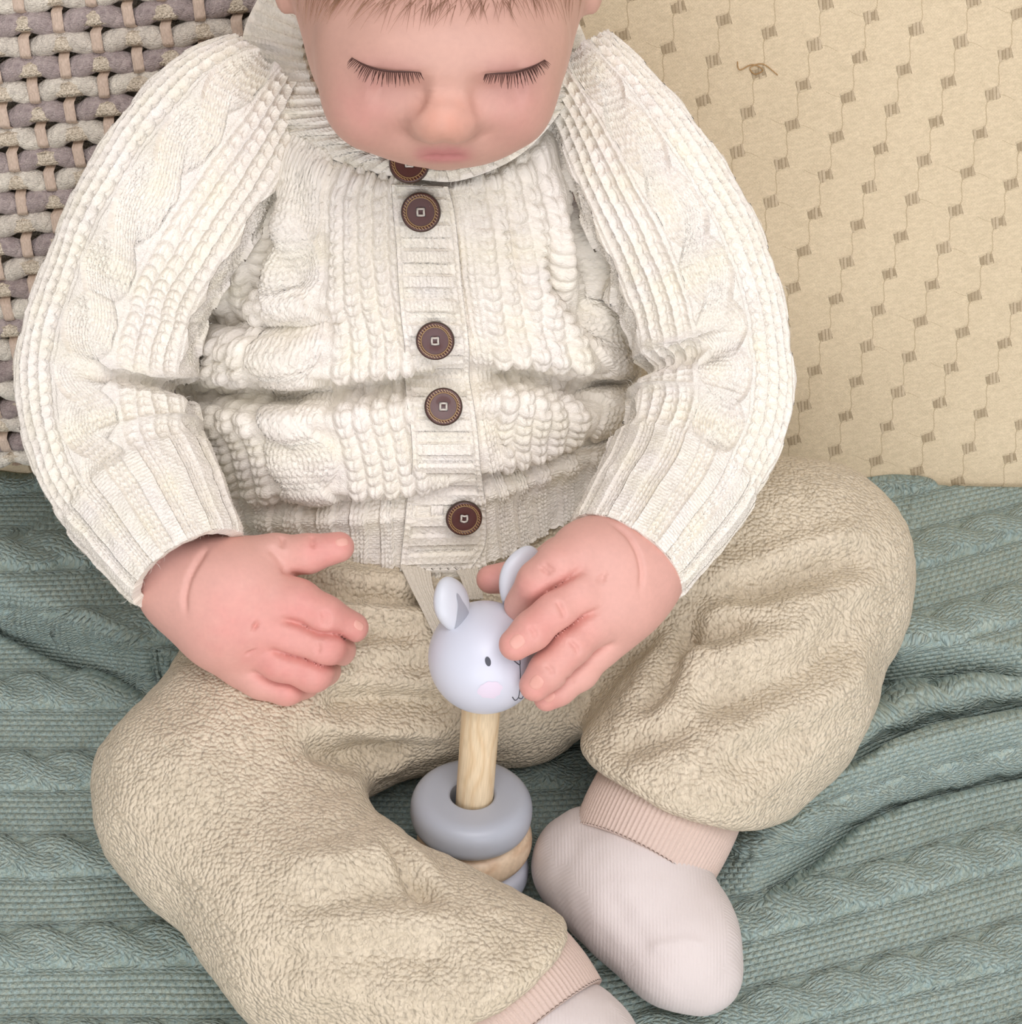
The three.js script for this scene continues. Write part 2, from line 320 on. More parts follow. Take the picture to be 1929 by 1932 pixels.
// ------------------------------------------------------------------ the room (out of frame): walls, floor, ceiling, lamp, window
const plasterBump = texture(256, 256, (u, v) => 128 + 60 * tnoise(u, v, 32) + 50 * tnoise(u, v, 90, 3));
const wallMat = new THREE.MeshStandardMaterial({ color: 0xe6e5e3, roughness: 0.95, bumpMap: plasterBump, bumpScale: 0.0008 });
const floorMat = new THREE.MeshStandardMaterial({ color: 0x9c8f82, roughness: 0.7 });
{
  const box = (w, h, d, x, y, z) => new THREE.BoxGeometry(w, h, d).translate(x, y, z);
  structure('floor', box(4.6, 0.1, 4.6, 0, -0.5, 0.9), floorMat);
  structure('ceiling', box(4.6, 0.1, 4.6, 0, 2.05, 0.9), wallMat);
  structure('wall_left', box(0.1, 2.5, 4.6, -2.25, 0.775, 0.9), wallMat);
  structure('wall_back', box(4.4, 2.5, 0.1, 0, 0.775, -0.75), wallMat);
  structure('wall_right', box(0.1, 2.5, 4.6, 2.25, 0.775, 0.9), wallMat);
  const z0 = WIN.x - WIN.w / 2, z1 = WIN.x + WIN.w / 2, y0 = WIN.y - WIN.h / 2, y1 = WIN.y + WIN.h / 2;
  structure('wall_front', mergeGeometries([box(4.4, y0 + 0.45, 0.1, 0, (y0 - 0.45) / 2, WIN.z), box(4.4, 2.0 - y1, 0.1, 0, (2.0 + y1) / 2, WIN.z),
    box(z0 + 2.2, WIN.h, 0.1, (z0 - 2.2) / 2, WIN.y, WIN.z), box(2.2 - z1, WIN.h, 0.1, (2.2 + z1) / 2, WIN.y, WIN.z)]), wallMat);
  const frameMat = new THREE.MeshStandardMaterial({ color: 0xf1efea, roughness: 0.45 });
  const win = new THREE.Group(); win.name = 'window_1'; win.userData = { kind: 'structure' }; scene.add(win);
  mesh('window_frame', mergeGeometries([box(WIN.w, 0.06, 0.06, WIN.x, y0 + 0.03, WIN.z), box(WIN.w, 0.06, 0.06, WIN.x, y1 - 0.03, WIN.z), box(0.06, WIN.h, 0.06, z0 + 0.03, WIN.y, WIN.z), box(0.06, WIN.h, 0.06, z1 - 0.03, WIN.y, WIN.z), box(0.05, WIN.h, 0.05, WIN.x, WIN.y, WIN.z)]), frameMat, win);
  mesh('window_pane', box(WIN.w - 0.08, WIN.h - 0.08, 0.012, WIN.x, WIN.y, WIN.z + 0.01), new THREE.MeshStandardMaterial({ color: 0xffffff, roughness: 0.2, emissive: 0xf2f5ff, emissiveIntensity: 1.5 }), win);
  const lamp = thing('ceiling_light', 'flat square ceiling light panel above the sofa', 'light', V3(LAMP.pos[0], 2.0, LAMP.pos[2]));
  mesh('light_frame', mergeGeometries([box(LAMP.w + 0.06, 0.05, 0.03, 0, -0.025, LAMP.h / 2 + 0.015), box(LAMP.w + 0.06, 0.05, 0.03, 0, -0.025, -LAMP.h / 2 - 0.015), box(0.03, 0.05, LAMP.h, LAMP.w / 2 + 0.015, -0.025, 0), box(0.03, 0.05, LAMP.h, -LAMP.w / 2 - 0.015, -0.025, 0)]), frameMat, lamp);
  mesh('light_diffuser', box(LAMP.w, 0.02, LAMP.h, 0, -0.03, 0), new THREE.MeshStandardMaterial({ color: 0xffffff, roughness: 0.6, emissive: 0xfff3e4, emissiveIntensity: 1.5 }), lamp);
}

// ------------------------------------------------------------------ sofa with small woven lozenges
const BACK_N = V3(0, 0.4472, 0.8944), BACK_T = V3(0, 0.8944, -0.4472), BACK_O = V3(0, 0, -0.124);
const backFrame = new THREE.Matrix4().makeBasis(V3(1, 0, 0), BACK_T, BACK_N).setPosition(BACK_O);
{
  const A = [21.7, -5.8], B = [-4.1, -18.9], det = A[0] * B[1] - A[1] * B[0];   // the repeat in millimetres
  const ground = (x, y) => { // fine diagonal weave
    const t = (x * 0.86 + y * 0.5) / 0.62, s = (-x * 0.5 + y * 0.86) / 1.9; return [fract(t), t, s]; };
  const pattern = (u, v) => {
    const al = u * 4, be = v * 4, i0 = Math.round(al), j0 = Math.round(be); let m = null;
    for (let j = j0 - 1; j <= j0 + 1; j++) for (let i = i0 - 1; i <= i0 + 1; i++) {
      const dx = (al - i) * A[0] + (be - j) * B[0], dy = (al - i) * A[1] + (be - j) * B[1];
      const X = dx * 0.95 + dy * 0.32, Y = -dx * 0.32 + dy * 0.95; if (Math.abs(X) < 3.4 && Math.abs(Y) < 3.2) m = [X - Y * 0.18, Y, i & 3, j & 3];
    }
    return m;
  };
  const threads = (u, v) => { const al = u * 4, be = v * 4; const fa = al - Math.round(al), fb = be - Math.round(be);
    const line1 = Math.abs(fa + 0.06 * Math.sin(2 * Math.PI * be)) * 20 < 0.28, line2 = Math.abs(fb + 0.05 * Math.sin(2 * Math.PI * al)) * 19 < 0.14 && hsh(Math.floor(al) & 3, Math.floor(be) & 3, 5) > 0.35; return line1 || line2; };
  const pos = (u, v) => [u * 4 * A[0] + v * 4 * B[0], u * 4 * A[1] + v * 4 * B[1]];
  const bars = (m) => { const k = (m[0] + 3.4) / 6.8 * 4, f = fract(k); return [f, Math.floor(k), Math.abs(m[1]) > 2.5 + 0.6 * hsh(Math.floor(k), m[2], m[3])]; };
  const colT = texture(1024, 1024, (u, v) => {
    const n = tnoise(u, v, 180, 2) * 7 + tnoise(u, v, 24, 4) * 2, [x, y] = pos(u, v), g = ground(x, y);
    let c = [221 + n, 203 + n, 170 + n]; const streak = tnoise(u + v, v, 64, 8) * 6 + (g[0] < 0.35 ? -15 : 3); c = c.map((q) => q + streak);
    if (threads(u, v)) c = [196 + n, 176 + n, 142 + n];
    const m = pattern(u, v); if (m) { const [f, k, out] = bars(m); if (!out) { const d = f < 0.22 ? -26 : hsh(k, m[2], m[3]) * 16; c = [184 + d + n, 166 + d + n, 136 + d + n]; } else c = c.map((q) => q - 10); }
    return c;
  }, true);
  const hgtT = texture(1024, 1024, (u, v) => {
    const [x, y] = pos(u, v), g = ground(x, y); let h = 120 + 26 * Math.sin(Math.PI * g[0]) + 26 * tnoise(u, v, 200, 1);
    if (threads(u, v)) h -= 26;
    const m = pattern(u, v); if (m) { const [f, , out] = bars(m); h = out ? 110 : 140 + 70 * Math.sin(Math.PI * f) - 25; }
    return h;
  });
  const upholstery = new THREE.MeshPhysicalMaterial({ map: colT, bumpMap: hgtT, bumpScale: 0.00045, roughness: 0.85, sheen: 0.4, sheenColor: new THREE.Color(0.9, 0.82, 0.68), sheenRoughness: 0.6 });
  const latticeUV = (g, fx, fs) => { const p = g.attributes.position, uv = new Float32Array(p.count * 2); for (let i = 0; i < p.count; i++) { const q = V3().fromBufferAttribute(p, i), x = fx(q) * 1000, s = fs(q) * 1000; uv[i * 2] = (x * B[1] - s * B[0]) / det / 4; uv[i * 2 + 1] = (A[0] * s - A[1] * x) / det / 4; } g.setAttribute('uv', new THREE.BufferAttribute(uv, 2)); return g; };
  const sofa = thing('sofa', 'beige sofa with small woven grey-brown lozenges on its backrest', 'sofa', V3(0, -0.45, 0));
  const off = V3(0, 0.45, 0);
  const back = latticeUV(new RoundedBoxGeometry(1.9, 0.72, 0.16, 5, 0.05), (q) => q.x, (q) => q.y + Math.sign(q.z) * 0).applyMatrix4(new THREE.Matrix4().makeTranslation(0, 0.3, -0.08)).applyMatrix4(backFrame).translate(off.x, off.y, off.z);
  mesh('backrest', back, upholstery, sofa, 'beige backrest woven with rows of small lozenges');
  const seat = latticeUV(new RoundedBoxGeometry(1.9, 0.19, 0.78, 5, 0.045), (q) => q.x, (q) => q.z + q.y).translate(0, 0.45 - 0.115, 0.235 - 0.01);
  mesh('seat_cushion', seat, upholstery, sofa);
  mesh('base', latticeUV(new RoundedBoxGeometry(1.9, 0.17, 0.9, 3, 0.02), (q) => q.x, (q) => q.z + q.y).translate(0, 0.165, 0.1), upholstery, sofa);
  const legMat = new THREE.MeshStandardMaterial({ color: 0x4a3424, roughness: 0.5 });
  for (const [x, z] of [[-0.85, -0.28], [0.85, -0.28], [-0.85, 0.48], [0.85, 0.48]]) mesh('leg', new THREE.CylinderGeometry(0.028, 0.02, 0.08, 16).translate(x, 0.04, z), legMat, sofa);
  // a loose thread lying on the backrest
  const onBack = (px, py, lift) => { const o = EYE, d = P(px, py, 1).sub(EYE), t = BACK_O.clone().addScaledVector(BACK_N, lift).sub(o).dot(BACK_N) / d.dot(BACK_N); return o.clone().addScaledVector(d, t); };
  const thread = mesh('loose_thread', tube([[1392, 116], [1396, 132], [1420, 122], [1440, 132], [1425, 140], [1416, 128], [1440, 121], [1468, 142]].map(([x, y], i) => onBack(x, y, 0.0006 + 0.0004 * (i & 1))), 0.00025, 5, 6), new THREE.MeshStandardMaterial({ color: 0xb08a58, roughness: 0.9 }), scene);
  thread.userData = { label: 'short curled brown thread lying loose on the beige sofa backrest', category: 'thread' };
}

// ------------------------------------------------------------------ cushion woven of thick ropes, flat tapes and jute
{
  const cushion = thing('woven_cushion', 'chunky woven cushion of cream and taupe ropes with tan tapes', 'cushion');
  const W = 0.372, RH = 0.0099, NR = 34, CP = 0.0155, NC = 24, cx = -0.272, s0 = 0.024;
  const rot = new THREE.Matrix4().makeRotationZ(0.075);
  const M = backFrame.clone().multiply(new THREE.Matrix4().makeTranslation(cx, s0 + NR * RH / 2, 0.032)).multiply(rot);
  const bulge = (x, y) => 0.03 * Math.sqrt(Math.max(0, 1 - Math.pow(Math.abs(x) / (W / 2 + 0.006), 4))) * Math.sqrt(Math.max(0, 1 - Math.pow(Math.abs(y) / (NR * RH / 2 + 0.006), 4))) - 0.002;
  const ropeBump = texture(256, 256, (u, v) => 128 + 55 * Math.sin(2 * Math.PI * (u * 2 + v * 5)) + 50 * tnoise(u, v, 40) + 40 * tnoise(u, v * 0.5, 100, 3));
  const woolTex = (c, s) => texture(128, 128, (u, v) => { const n = tnoise(u + v * 0.5, v, 40, s) * 13 + tnoise(u, v, 9, s + 1) * 12; return [c[0] + n, c[1] + n, c[2] + n * 0.9]; }, true);
  const sized = (t, s) => { const c = t.clone(); c.repeat.set(s, s); c.needsUpdate = true; return c; };
  const rb = sized(ropeBump, 60);
  const woolMat = (c, s) => new THREE.MeshPhysicalMaterial({ map: sized(woolTex(c, s), 45), bumpMap: rb, bumpScale: 0.0009, roughness: 0.95, sheen: 0.3, sheenColor: new THREE.Color(0.8, 0.78, 0.75) });
  const cream = [woolMat([222, 213, 196], 1), woolMat([214, 204, 188], 5)], taupe = [woolMat([170, 155, 150], 2), woolMat([160, 144, 138], 6)];
  const tapeMat = new THREE.MeshStandardMaterial({ roughness: 0.75, map: sized(texture(128, 128, (u, v) => { const n = tnoise(u, v * 0.3, 50, 7) * 12; return [204 + n, 182 + n, 162 + n]; }, true), 60), bumpMap: sized(texture(128, 128, (u, v) => 128 + 80 * tnoise(u, v * 0.25, 60, 2)), 60), bumpScale: 0.0003 });
  const juteMat = new THREE.MeshStandardMaterial({ roughness: 1, map: sized(texture(128, 128, (u, v) => { const n = tnoise(u, v, 30, 3) * 26 + tnoise(u, v, 60, 4) * 14; return [212 + n, 198 + n, 175 + n]; }, true), 70), bumpMap: sized(texture(128, 128, (u, v) => { const [d1] = cells(u, v, 14, 3); return 220 - 150 * d1 + 40 * tnoise(u, v, 50, 1); }), 70), bumpScale: 0.0011 });
  const put = (g) => g.applyMatrix4(M);
  // the padding inside
  const pad = sheet(span(0, 1, 61), span(0, 1, 31), (u, v, o) => { const a = u * Math.PI * 2, b = (v - 0.5) * Math.PI, cb = pw(Math.cos(b), 0.35), e = 0.3, sg = (q) => Math.sign(q) * pw(Math.abs(q), e); o.set(sg(Math.cos(a)) * cb * (W / 2 - 0.004), sg(Math.sin(a)) * cb * (NR * RH / 2 - 0.004), Math.sin(b) * 0.024 - 0.004); }, null, (u, v) => [u, v]);
  mesh('padding', put(pad), new THREE.MeshStandardMaterial({ color: 0xd3c8b6, roughness: 1 }), cushion);
  for (let j = 0; j < NR; j++) {
    const y0 = (j - (NR - 1) / 2) * RH, pts = [], rad = [], wob = hsh(j, 3, 1);
    for (let i = 0; i <= NC * 6; i++) {
      const c = i / 6, k = Math.round(c), fr = c - k, over = ((j + k) & 1) === 0, x = (c - NC / 2) * CP, at = Math.exp(-(fr * fr) / 0.035);
      const y = y0 + (over ? -1 : 1) * 0.0019 * Math.cos(Math.PI * fr) + 0.0004 * hsh(j, k, 2) + 0.0006 * Math.sin(x * 31 + j);
      pts.push(V3(x, y, bulge(x, y) + 0.0024 - (over ? 0.0032 : 0.0015) * at));
      rad.push((0.00505 + 0.0003 * wob + 0.0004 * hsh(j, k, 8)) * (1 - 0.22 * at));
    }
    mesh('rope', put(tube(pts, rad, 12, 1)), (j & 1 ? taupe : cream)[hsh(j, 1, 7) > 0.2 ? 1 : 0], cushion, j & 1 ? 'taupe wool rope' : 'cream wool rope');
  }
  for (let k = 1; k < NC; k++) {
    const xk = (k - NC / 2) * CP, H = NR * RH;
    const strip = (w, th, top, low, par, wid, jag, lo2, hi2) => sheet(span(-1, 1, 9), span(0, 1, NR * 7), (u, v, o) => {
      const y = (v - 0.5) * H, r = y / RH + (NR - 1) / 2, ph = Math.cos(Math.PI * (r - k - par)), up = sstep(lo2, hi2, ph);
      const ww = w * (1 + wid * (up - 0.5)), x = xk + u * ww + 0.0006 * hsh(k, Math.round(r), 4) + 0.0007 * Math.sin(y * 60 + k);
      o.set(x, y, bulge(x, y) + lerp(low, top, up) + th * Math.sqrt(Math.max(0, 1 - u * u)) - th * 0.6 * u * u + jag * noise(u * 3, y * 900, k));
    }, null, (u, v) => [u * w, v * H]);
    mesh('tape', put(strip(0.0024, 0.0006, 0.0071, -0.003, 0, 0.05, 0.00005, -0.95, 0.35)), tapeMat, cushion, 'flat tan tape');
    mesh('jute_strand', put(strip(0.0064, 0.0013, 0.0058, -0.007, 1, 0.35, 0.0006, -0.3, 0.75)), juteMat, cushion, 'flat frayed jute strand');
  }
}

// ------------------------------------------------------------------ green cable-knit blanket over the seat
const toyFoot = PY(892, 1662, 0.01);
const blanketHeight = (() => {
  const line = (pts, A, wb, wf, G = 0) => ({ G, p: pts.map(([x, y]) => PY(x, y, 0.01)), A, wb, wf });
  const L = [
    line([[1600, 1205], [1690, 1234], [1800, 1240], [1980, 1266]], 0.02, 0.07, 0.004, 0.012),
    line([[1560, 1440], [1640, 1372], [1720, 1328], [1850, 1304], [1980, 1292]], 0.011, 0.012, 0.006, 0.012),
    line([[1400, 1640], [1490, 1560], [1580, 1482], [1690, 1428], [1820, 1396], [1980, 1368]], 0.02, 0.016, 0.009, 0.012),
    line([[-60, 1090], [0, 1128], [120, 1185], [280, 1255]], 0.026, 0.055, 0.005, 0.012),
    line([[1010, 1760], [1080, 1790], [1150, 1860]], 0.004, 0.02, 0.02),
  ];
  return (x, z) => {
    let h = 0.0025 * noise(x * 14, 3, z * 14) + 0.0015 * noise(x * 30, 8, z * 30);
    for (const f of L) {
      let best = 1e9, side = 1, s = 0;
      for (let i = 0; i + 1 < f.p.length; i++) {
        const a = f.p[i], b = f.p[i + 1], dx = b.x - a.x, dz = b.z - a.z, l2 = dx * dx + dz * dz, t0 = ((x - a.x) * dx + (z - a.z) * dz) / l2, t = clamp(t0, 0, 1);
        const ex = x - a.x - dx * t, ez = z - a.z - dz * t, d = ex * ex + ez * ez; if (d < best) { best = d; side = dx * ez - dz * ex; s = (i + t0) / (f.p.length - 1); }
      }
      const d = Math.sqrt(best) / (side > 0 ? f.wf : f.wb);
      const dd = Math.sqrt(best), en = sstep(-0.1, 0.2, s); h += f.A * Math.exp(-d * d) * en; if (f.G && side > 0) h -= f.G * en * Math.exp(-(((dd - f.wf * 1.5) / 0.0042) ** 2));
    }
    const dx = x - toyFoot.x, dz = z - toyFoot.z;
    return h - 0.001 - 0.009 * Math.exp(-(dx * dx + dz * dz) / 0.0009);   // pressed in under the rattle
  };
})();
{
  const CL = 52, CQ = 44, HS = CL / 14;   // the repeat: along and across the cables, and the height of a stitch, in millimetres
  const yarn = texture(640, 576, (u, v) => {
    const X = u * CL, m = v * CQ, f = 20 * tnoise(u, v, 90, 3) + 16 * tnoise(u, v, 160, 2);
    if (m < 20) return 40 + 180 * kCableV(m, X, 20, CL, 3.87, HS) + f;
    if (m < 23 || m > 41) return 40 + 180 * kV(m < 23 ? m - 20 : m - 41, X, 3, HS, 0.1) + f;
    return 40 + 180 * kPurl(X, m - 23, HS, 6, 0.1) + f;
  });
  const melange = texture(512, 512, (u, v) => { const n = tnoise(u, v, 128, 1) * 12 + tnoise(u, v, 50, 2) * 8 + tnoise(u, v, 6, 3) * 5, g = tnoise(u, v, 90, 5) * 6; return [158 + n - g, 173 + n, 163 + n + g]; }, true);
  melange.repeat.set(0.7, 0.6);
  const mat = new THREE.MeshPhysicalMaterial({ map: melange, bumpMap: yarn, bumpScale: 0.0017, roughness: 0.95, sheen: 0.3, sheenColor: new THREE.Color(0.55, 0.66, 0.62), sheenRoughness: 0.6 });
  const skew = (x) => { const t = x - 0.06; return 0.3 * (t > 0 ? Math.sqrt(t * t + 0.0009) * 0.5 + t * 0.5 : (Math.sqrt(t * t + 0.0009) + t) * 0.5); };
  const stitch = (X, q) => {   // the large relief: ropes standing proud between sunken panels
    const m = fract(q / CQ) * CQ;
    if (m < 20) return 0.0006 + 0.0058 * kCable(m, X, 20, CL, 2.9, HS, 0);
    if (m < 23 || m > 41) return 0.0012 * pw(Math.sin(Math.PI * (m < 23 ? m - 20 : m - 41) / 3), 0.6);
    return 0.0011;
  };
  const across = (x, z) => (z + skew(x) - blanketHeight(x, z)) * 1000 + 394;   // follows the cloth down the folds
  const x0 = -0.46, x1 = 0.46, z0 = -0.123, z1 = 0.31;
  const us = span(x0, x1, 600), vs = span(z1, z0, 300);
  const geo = sheet(us, vs, (x, z, o) => { const edge = Math.min((x - x0), (x1 - x), (z - z0), (z1 - z)); o.set(x, blanketHeight(x, z) + 0.0005 - 0.018 * sstep(0.004, 0, edge), z + 0.004 * noise(x * 20, 0, 5) * sstep(-0.05, -0.14, z)); }, (x, z) => stitch(x * 1000 + 400, across(x, z)), (x, z) => [(x * 1000 + 400) / CL, across(x, z) / CQ]);
  const b = mesh('knitted_blanket', geo, mat, scene);
  b.userData = { label: 'sage green cable-knit blanket spread over the sofa seat', category: 'blanket' };
}

// ------------------------------------------------------------------ wooden rabbit rattle
const toyBase = P(884, 1668, 0.806), toyHead = P(915, 1240, 0.738), toyAxis = toyHead.clone().sub(toyBase).normalize(), toyLen = toyHead.distanceTo(toyBase);
const HEAD_R = 107 * 0.738 / FPX;
{
  const toy = thing('rabbit_rattle', 'wooden stacking rattle with a white rabbit head held by one hand', 'rattle', toyBase.clone());
  const side = V3(1, 0, 0).addScaledVector(toyAxis, -toyAxis.x).normalize(), front = side.clone().cross(toyAxis);
  // the head is turned a little so that its face looks to the picture's lower right
  const turn = 0.62, sx = side.clone().multiplyScalar(Math.cos(turn)).addScaledVector(front, -Math.sin(turn)), fz = front.clone().multiplyScalar(Math.cos(turn)).addScaledVector(side, Math.sin(turn));
  const ringFrame = (h, tilt = 0, dx = 0) => { const m = new THREE.Matrix4().makeBasis(side, toyAxis, front).setPosition(toyAxis.clone().multiplyScalar(h).addScaledVector(side, dx)); return m.multiply(new THREE.Matrix4().makeRotationZ(tilt)); };
  const lathe = (R, r, t, e) => {   // a bead: outer radius, hole radius, thickness, roundness of the outside
    const p = [], n = 28; const rin = r;
    for (let i = 0; i <= 6; i++) { const a = Math.PI / 2 * i / 6; p.push(new THREE.Vector2(rin + 0.0012 - 0.0012 * Math.cos(a), -t / 2 + 0.0012 - 0.0012 * Math.sin(a))); }
    p.reverse(); p.length = 0;
    p.push(new THREE.Vector2(rin, t / 2 - 0.0012), new THREE.Vector2(rin + 0.0004, t / 2 - 0.0004), new THREE.Vector2(rin + 0.0014, t / 2));
    for (let i = 0; i <= n; i++) { const a = Math.PI / 2 - Math.PI * i / n, c = Math.sign(Math.cos(a)) * pw(Math.abs(Math.cos(a)), e), s = Math.sign(Math.sin(a)) * pw(Math.abs(Math.sin(a)), e); p.push(new THREE.Vector2(R - t * 0.46 + t * 0.46 * c, t / 2 * s)); }
    p.push(new THREE.Vector2(rin + 0.0014, -t / 2), new THREE.Vector2(rin, -t / 2 + 0.0012), new THREE.Vector2(rin, t / 2 - 0.0012));
    return new THREE.LatheGeometry(p.reverse(), 96);
  };
  const speck = texture(256, 256, (u, v) => 128 + 20 * tnoise(u, v, 40) + 16 * tnoise(u, v, 120, 2));
  const lacquer = (c) => new THREE.MeshPhysicalMaterial({ color: c, roughness: 0.42, clearcoat: 0.25, clearcoatRoughness: 0.3, bumpMap: speck, bumpScale: 0.00006 });
  const white = lacquer(0xd6d9e4), grey = lacquer(0xb2b7c0);
  const grain = (c0, c1, f) => texture(256, 256, (u, v) => { const w = tnoise(u, v, 6, 1) * 0.6, r = 0.5 + 0.5 * Math.sin((u * f + w) * 2 * Math.PI), n = tnoise(u, v * 0.25, 120, 4) * 9; return [0, 1, 2].map((k) => lerp(c0[k], c1[k], r * r) + n); }, true);
  const stickMat = new THREE.MeshPhysicalMaterial({ map: grain([230, 208, 172], [221, 194, 154], 9), roughness: 0.55 });
  const beech = new THREE.MeshPhysicalMaterial({ map: grain([228, 204, 174], [216, 186, 154], 6), roughness: 0.5, clearcoat: 0.1 });
  const stickR = 0.0078;
  mesh('stick', new THREE.CylinderGeometry(stickR, stickR, toyLen - HEAD_R * 0.5 + 0.004, 40, 1).translate(0, (toyLen - HEAD_R * 0.5) / 2, 0).applyMatrix4(ringFrame(0)), stickMat, toy, 'pale wooden stick');
  const ringAt = (py) => { // height on the axis whose picture position is py
    let lo = 0, hi = toyLen; for (let i = 0; i < 40; i++) { const m = (lo + hi) / 2; if (toPx(toyBase.clone().addScaledVector(toyAxis, m))[1] > py) lo = m; else hi = m; } return lo; };
  const h1 = ringAt(1527);
  mesh('ring', lathe(0.0256, 0.0092, 0.0178, 0.8).applyMatrix4(ringFrame(h1, 0.02, -0.001)), grey, toy, 'grey painted wooden ring');
  mesh('ring', lathe(0.0246, 0.0088, 0.0165, 0.85).applyMatrix4(ringFrame(h1 - 0.0175, 0.16, 0.0012)), beech, toy, 'plain beech wood ring');
  mesh('ring', lathe(0.0236, 0.0085, 0.0168, 0.75).applyMatrix4(ringFrame(h1 - 0.034, 0.1, 0.0018)), white, toy, 'white painted bottom ring');
  // head with face print
  const hc = toyAxis.clone().multiplyScalar(toyLen), hm = new THREE.Matrix4().makeBasis(sx, toyAxis, fz).setPosition(hc);
  const head = mesh('head', new THREE.SphereGeometry(HEAD_R, 96, 64).applyMatrix4(hm), white, toy, 'round white lacquered rabbit head');
  const earMat = lacquer(0xd2d5db), innerMat = lacquer(0xa4a7af);
  const onHead = (px, py) => { const o = EYE, d = P(px, py, 1).sub(EYE).normalize(), oc = o.clone().sub(toyHead), b = oc.dot(d), c = oc.lengthSq() - HEAD_R * HEAD_R, q = b * b - c; return o.clone().addScaledVector(d, -b - Math.sqrt(Math.max(q, 0))); };
  function ear(root, tip, facing, hw, th) {   // a flat egg-shaped ear with its painted inside
    const L = tip.distanceTo(root), up = tip.clone().sub(root).normalize(), z = facing.clone().addScaledVector(up, -facing.dot(up)).normalize(), x = up.clone().cross(z);
    const m = new THREE.Matrix4().makeBasis(x, up, z).setPosition(root.clone().sub(toyBase));
    const shape = (u, v, o, k, thk) => { const a = u * Math.PI * 2, b = (v - 0.5) * Math.PI, cb = Math.cos(b), y = 0.5 + 0.5 * Math.sin(b), wid = hw * (0.85 + 0.3 * Math.sin(y * 2.6)) * k; o.set(Math.cos(a) * cb * wid, y * L, Math.sin(a) * cb * thk); };
    const e = mesh('ear', sheet(span(0, 1, 49), span(0, 1, 33), (u, v, o) => shape(u, v, o, 1, th), null, (u, v) => [u, v]).applyMatrix4(m), earMat, head);
    const inner = sheet(span(0, 1, 25), span(0.0, 1, 25), (u, v, o) => { const y = 0.06 + 0.66 * v, w = hw * 0.62 * Math.sqrt(Math.max(0, 1 - v)) * (0.55 + 0.45 * Math.sin(Math.PI * Math.min(1, 0.25 + v))), X = (u - 0.5) * 2 * w, b = Math.asin(clamp(2 * y - 1, -1, 1)), cb = Math.cos(b), wid = hw * (0.85 + 0.3 * Math.sin(y * 2.6)), c = clamp(X / (cb * wid + 1e-6), -1, 1); o.set(X, y * L, Math.sqrt(1 - c * c) * cb * th + 0.00025); }, null, (u, v) => [u, v]).applyMatrix4(m);
    return [e, inner];
  }
  const [, in1] = ear(P(868, 1192, 0.728), P(838, 1090, 0.722), P(1040, 1130, 0.69).sub(P(852, 1140, 0.726)).normalize(), 0.0076, 0.0048);
  mesh('inner_ear', in1, innerMat, head, 'grey painted inside of the ear');
  const [, in2] = ear(P(962, 1150, 0.736), P(1003, 1030, 0.734), P(1150, 1160, 0.69).sub(P(985, 1100, 0.735)).normalize(), 0.0086, 0.0042);
  mesh('inner_ear', in2, innerMat, head, 'grey painted inside of the ear');
  const ink = new THREE.MeshStandardMaterial({ color: 0x4d4f58, roughness: 0.6 });
  const local = (p, lift = 0.00012) => p.clone().sub(toyHead).normalize().multiplyScalar(HEAD_R + lift).add(hc);
  const dot = (px, py, rx, ry, ang, mat, name, fringe = 0) => {
    const c = local(onHead(px, py)), n = c.clone().sub(hc).normalize(), ux = V3(1, 0, 0).addScaledVector(n, -n.x).normalize(), uy = n.clone().cross(ux);
    const g = sheet(span(0, 1, 41), span(0.02, 1, 8), (u, v, o) => { const a = u * 2 * Math.PI, w = 1 + fringe * noise(Math.cos(a) * 4, Math.sin(a) * 4, 2), X = Math.cos(a) * v * rx * w, Y = Math.sin(a) * v * ry * w; const q = c.clone().addScaledVector(ux, X * Math.cos(ang) - Y * Math.sin(ang)).addScaledVector(uy, X * Math.sin(ang) + Y * Math.cos(ang)); o.copy(q.sub(hc).normalize().multiplyScalar(HEAD_R + 0.00012).add(hc)); }, null, (u, v) => [u, v]);
    return mesh(name, g, mat, head);
  };
  dot(921, 1248, 0.0011, 0.0019, 0.25, ink, 'eye');
  dot(1012, 1221, 0.0010, 0.0017, 0.25, ink, 'eye');
  dot(925, 1303, 0.0047, 0.0040, 0.1, new THREE.MeshStandardMaterial({ color: 0xe2d6e4, roughness: 0.6 }), 'cheek_spot', 0.12);
  const line = (pts) => tube(pts.map(([x, y]) => local(onHead(x, y), 0.00005)), 0.00022, 6, 8);
  mesh('nose_and_mouth', mergeGeometries([line([[966, 1242], [974, 1250], [981, 1254], [981, 1244], [981, 1230]]), line([[981, 1254], [982, 1280], [981, 1300], [978, 1316], [972, 1321], [967, 1315]]), line([[978, 1316], [984, 1318], [988, 1312]])]), ink, head, 'thin dark printed nose and mouth line');
}

// ------------------------------------------------------------------ the child: one person, with clothes as parts
const person = thing('person', 'baby in a cream cable-knit cardigan and fleece trousers looking down at a rattle', 'person');
const cardigan = group('cardigan', person, 'cream cable-knit cardigan with dark brown buttons');
const woolCol = texture(512, 512, (u, v) => { const n = tnoise(u, v, 120, 1) * 6 + tnoise(u, v, 40, 2) * 4 + tnoise(u, v, 5, 3) * 3, w = tnoise(u, v, 8, 6) * 4; return [244 + n, 237 + n, 223 + n - w]; }, true);
woolCol.repeat.set(12, 12);
const woolBump = texture(512, 512, (u, v) => 128 + 45 * tnoise(u + v * 0.5, v, 128) + 45 * tnoise(u - v * 0.5, v, 170, 2) + 25 * tnoise(u, v, 50, 5));
woolBump.repeat.set(24, 24);
const wool = new THREE.MeshPhysicalMaterial({ map: woolCol, bumpMap: woolBump, bumpScale: 0.00045, roughness: 0.9, sheen: 0.5, sheenColor: new THREE.Color(1, 0.97, 0.92), sheenRoughness: 0.5 });

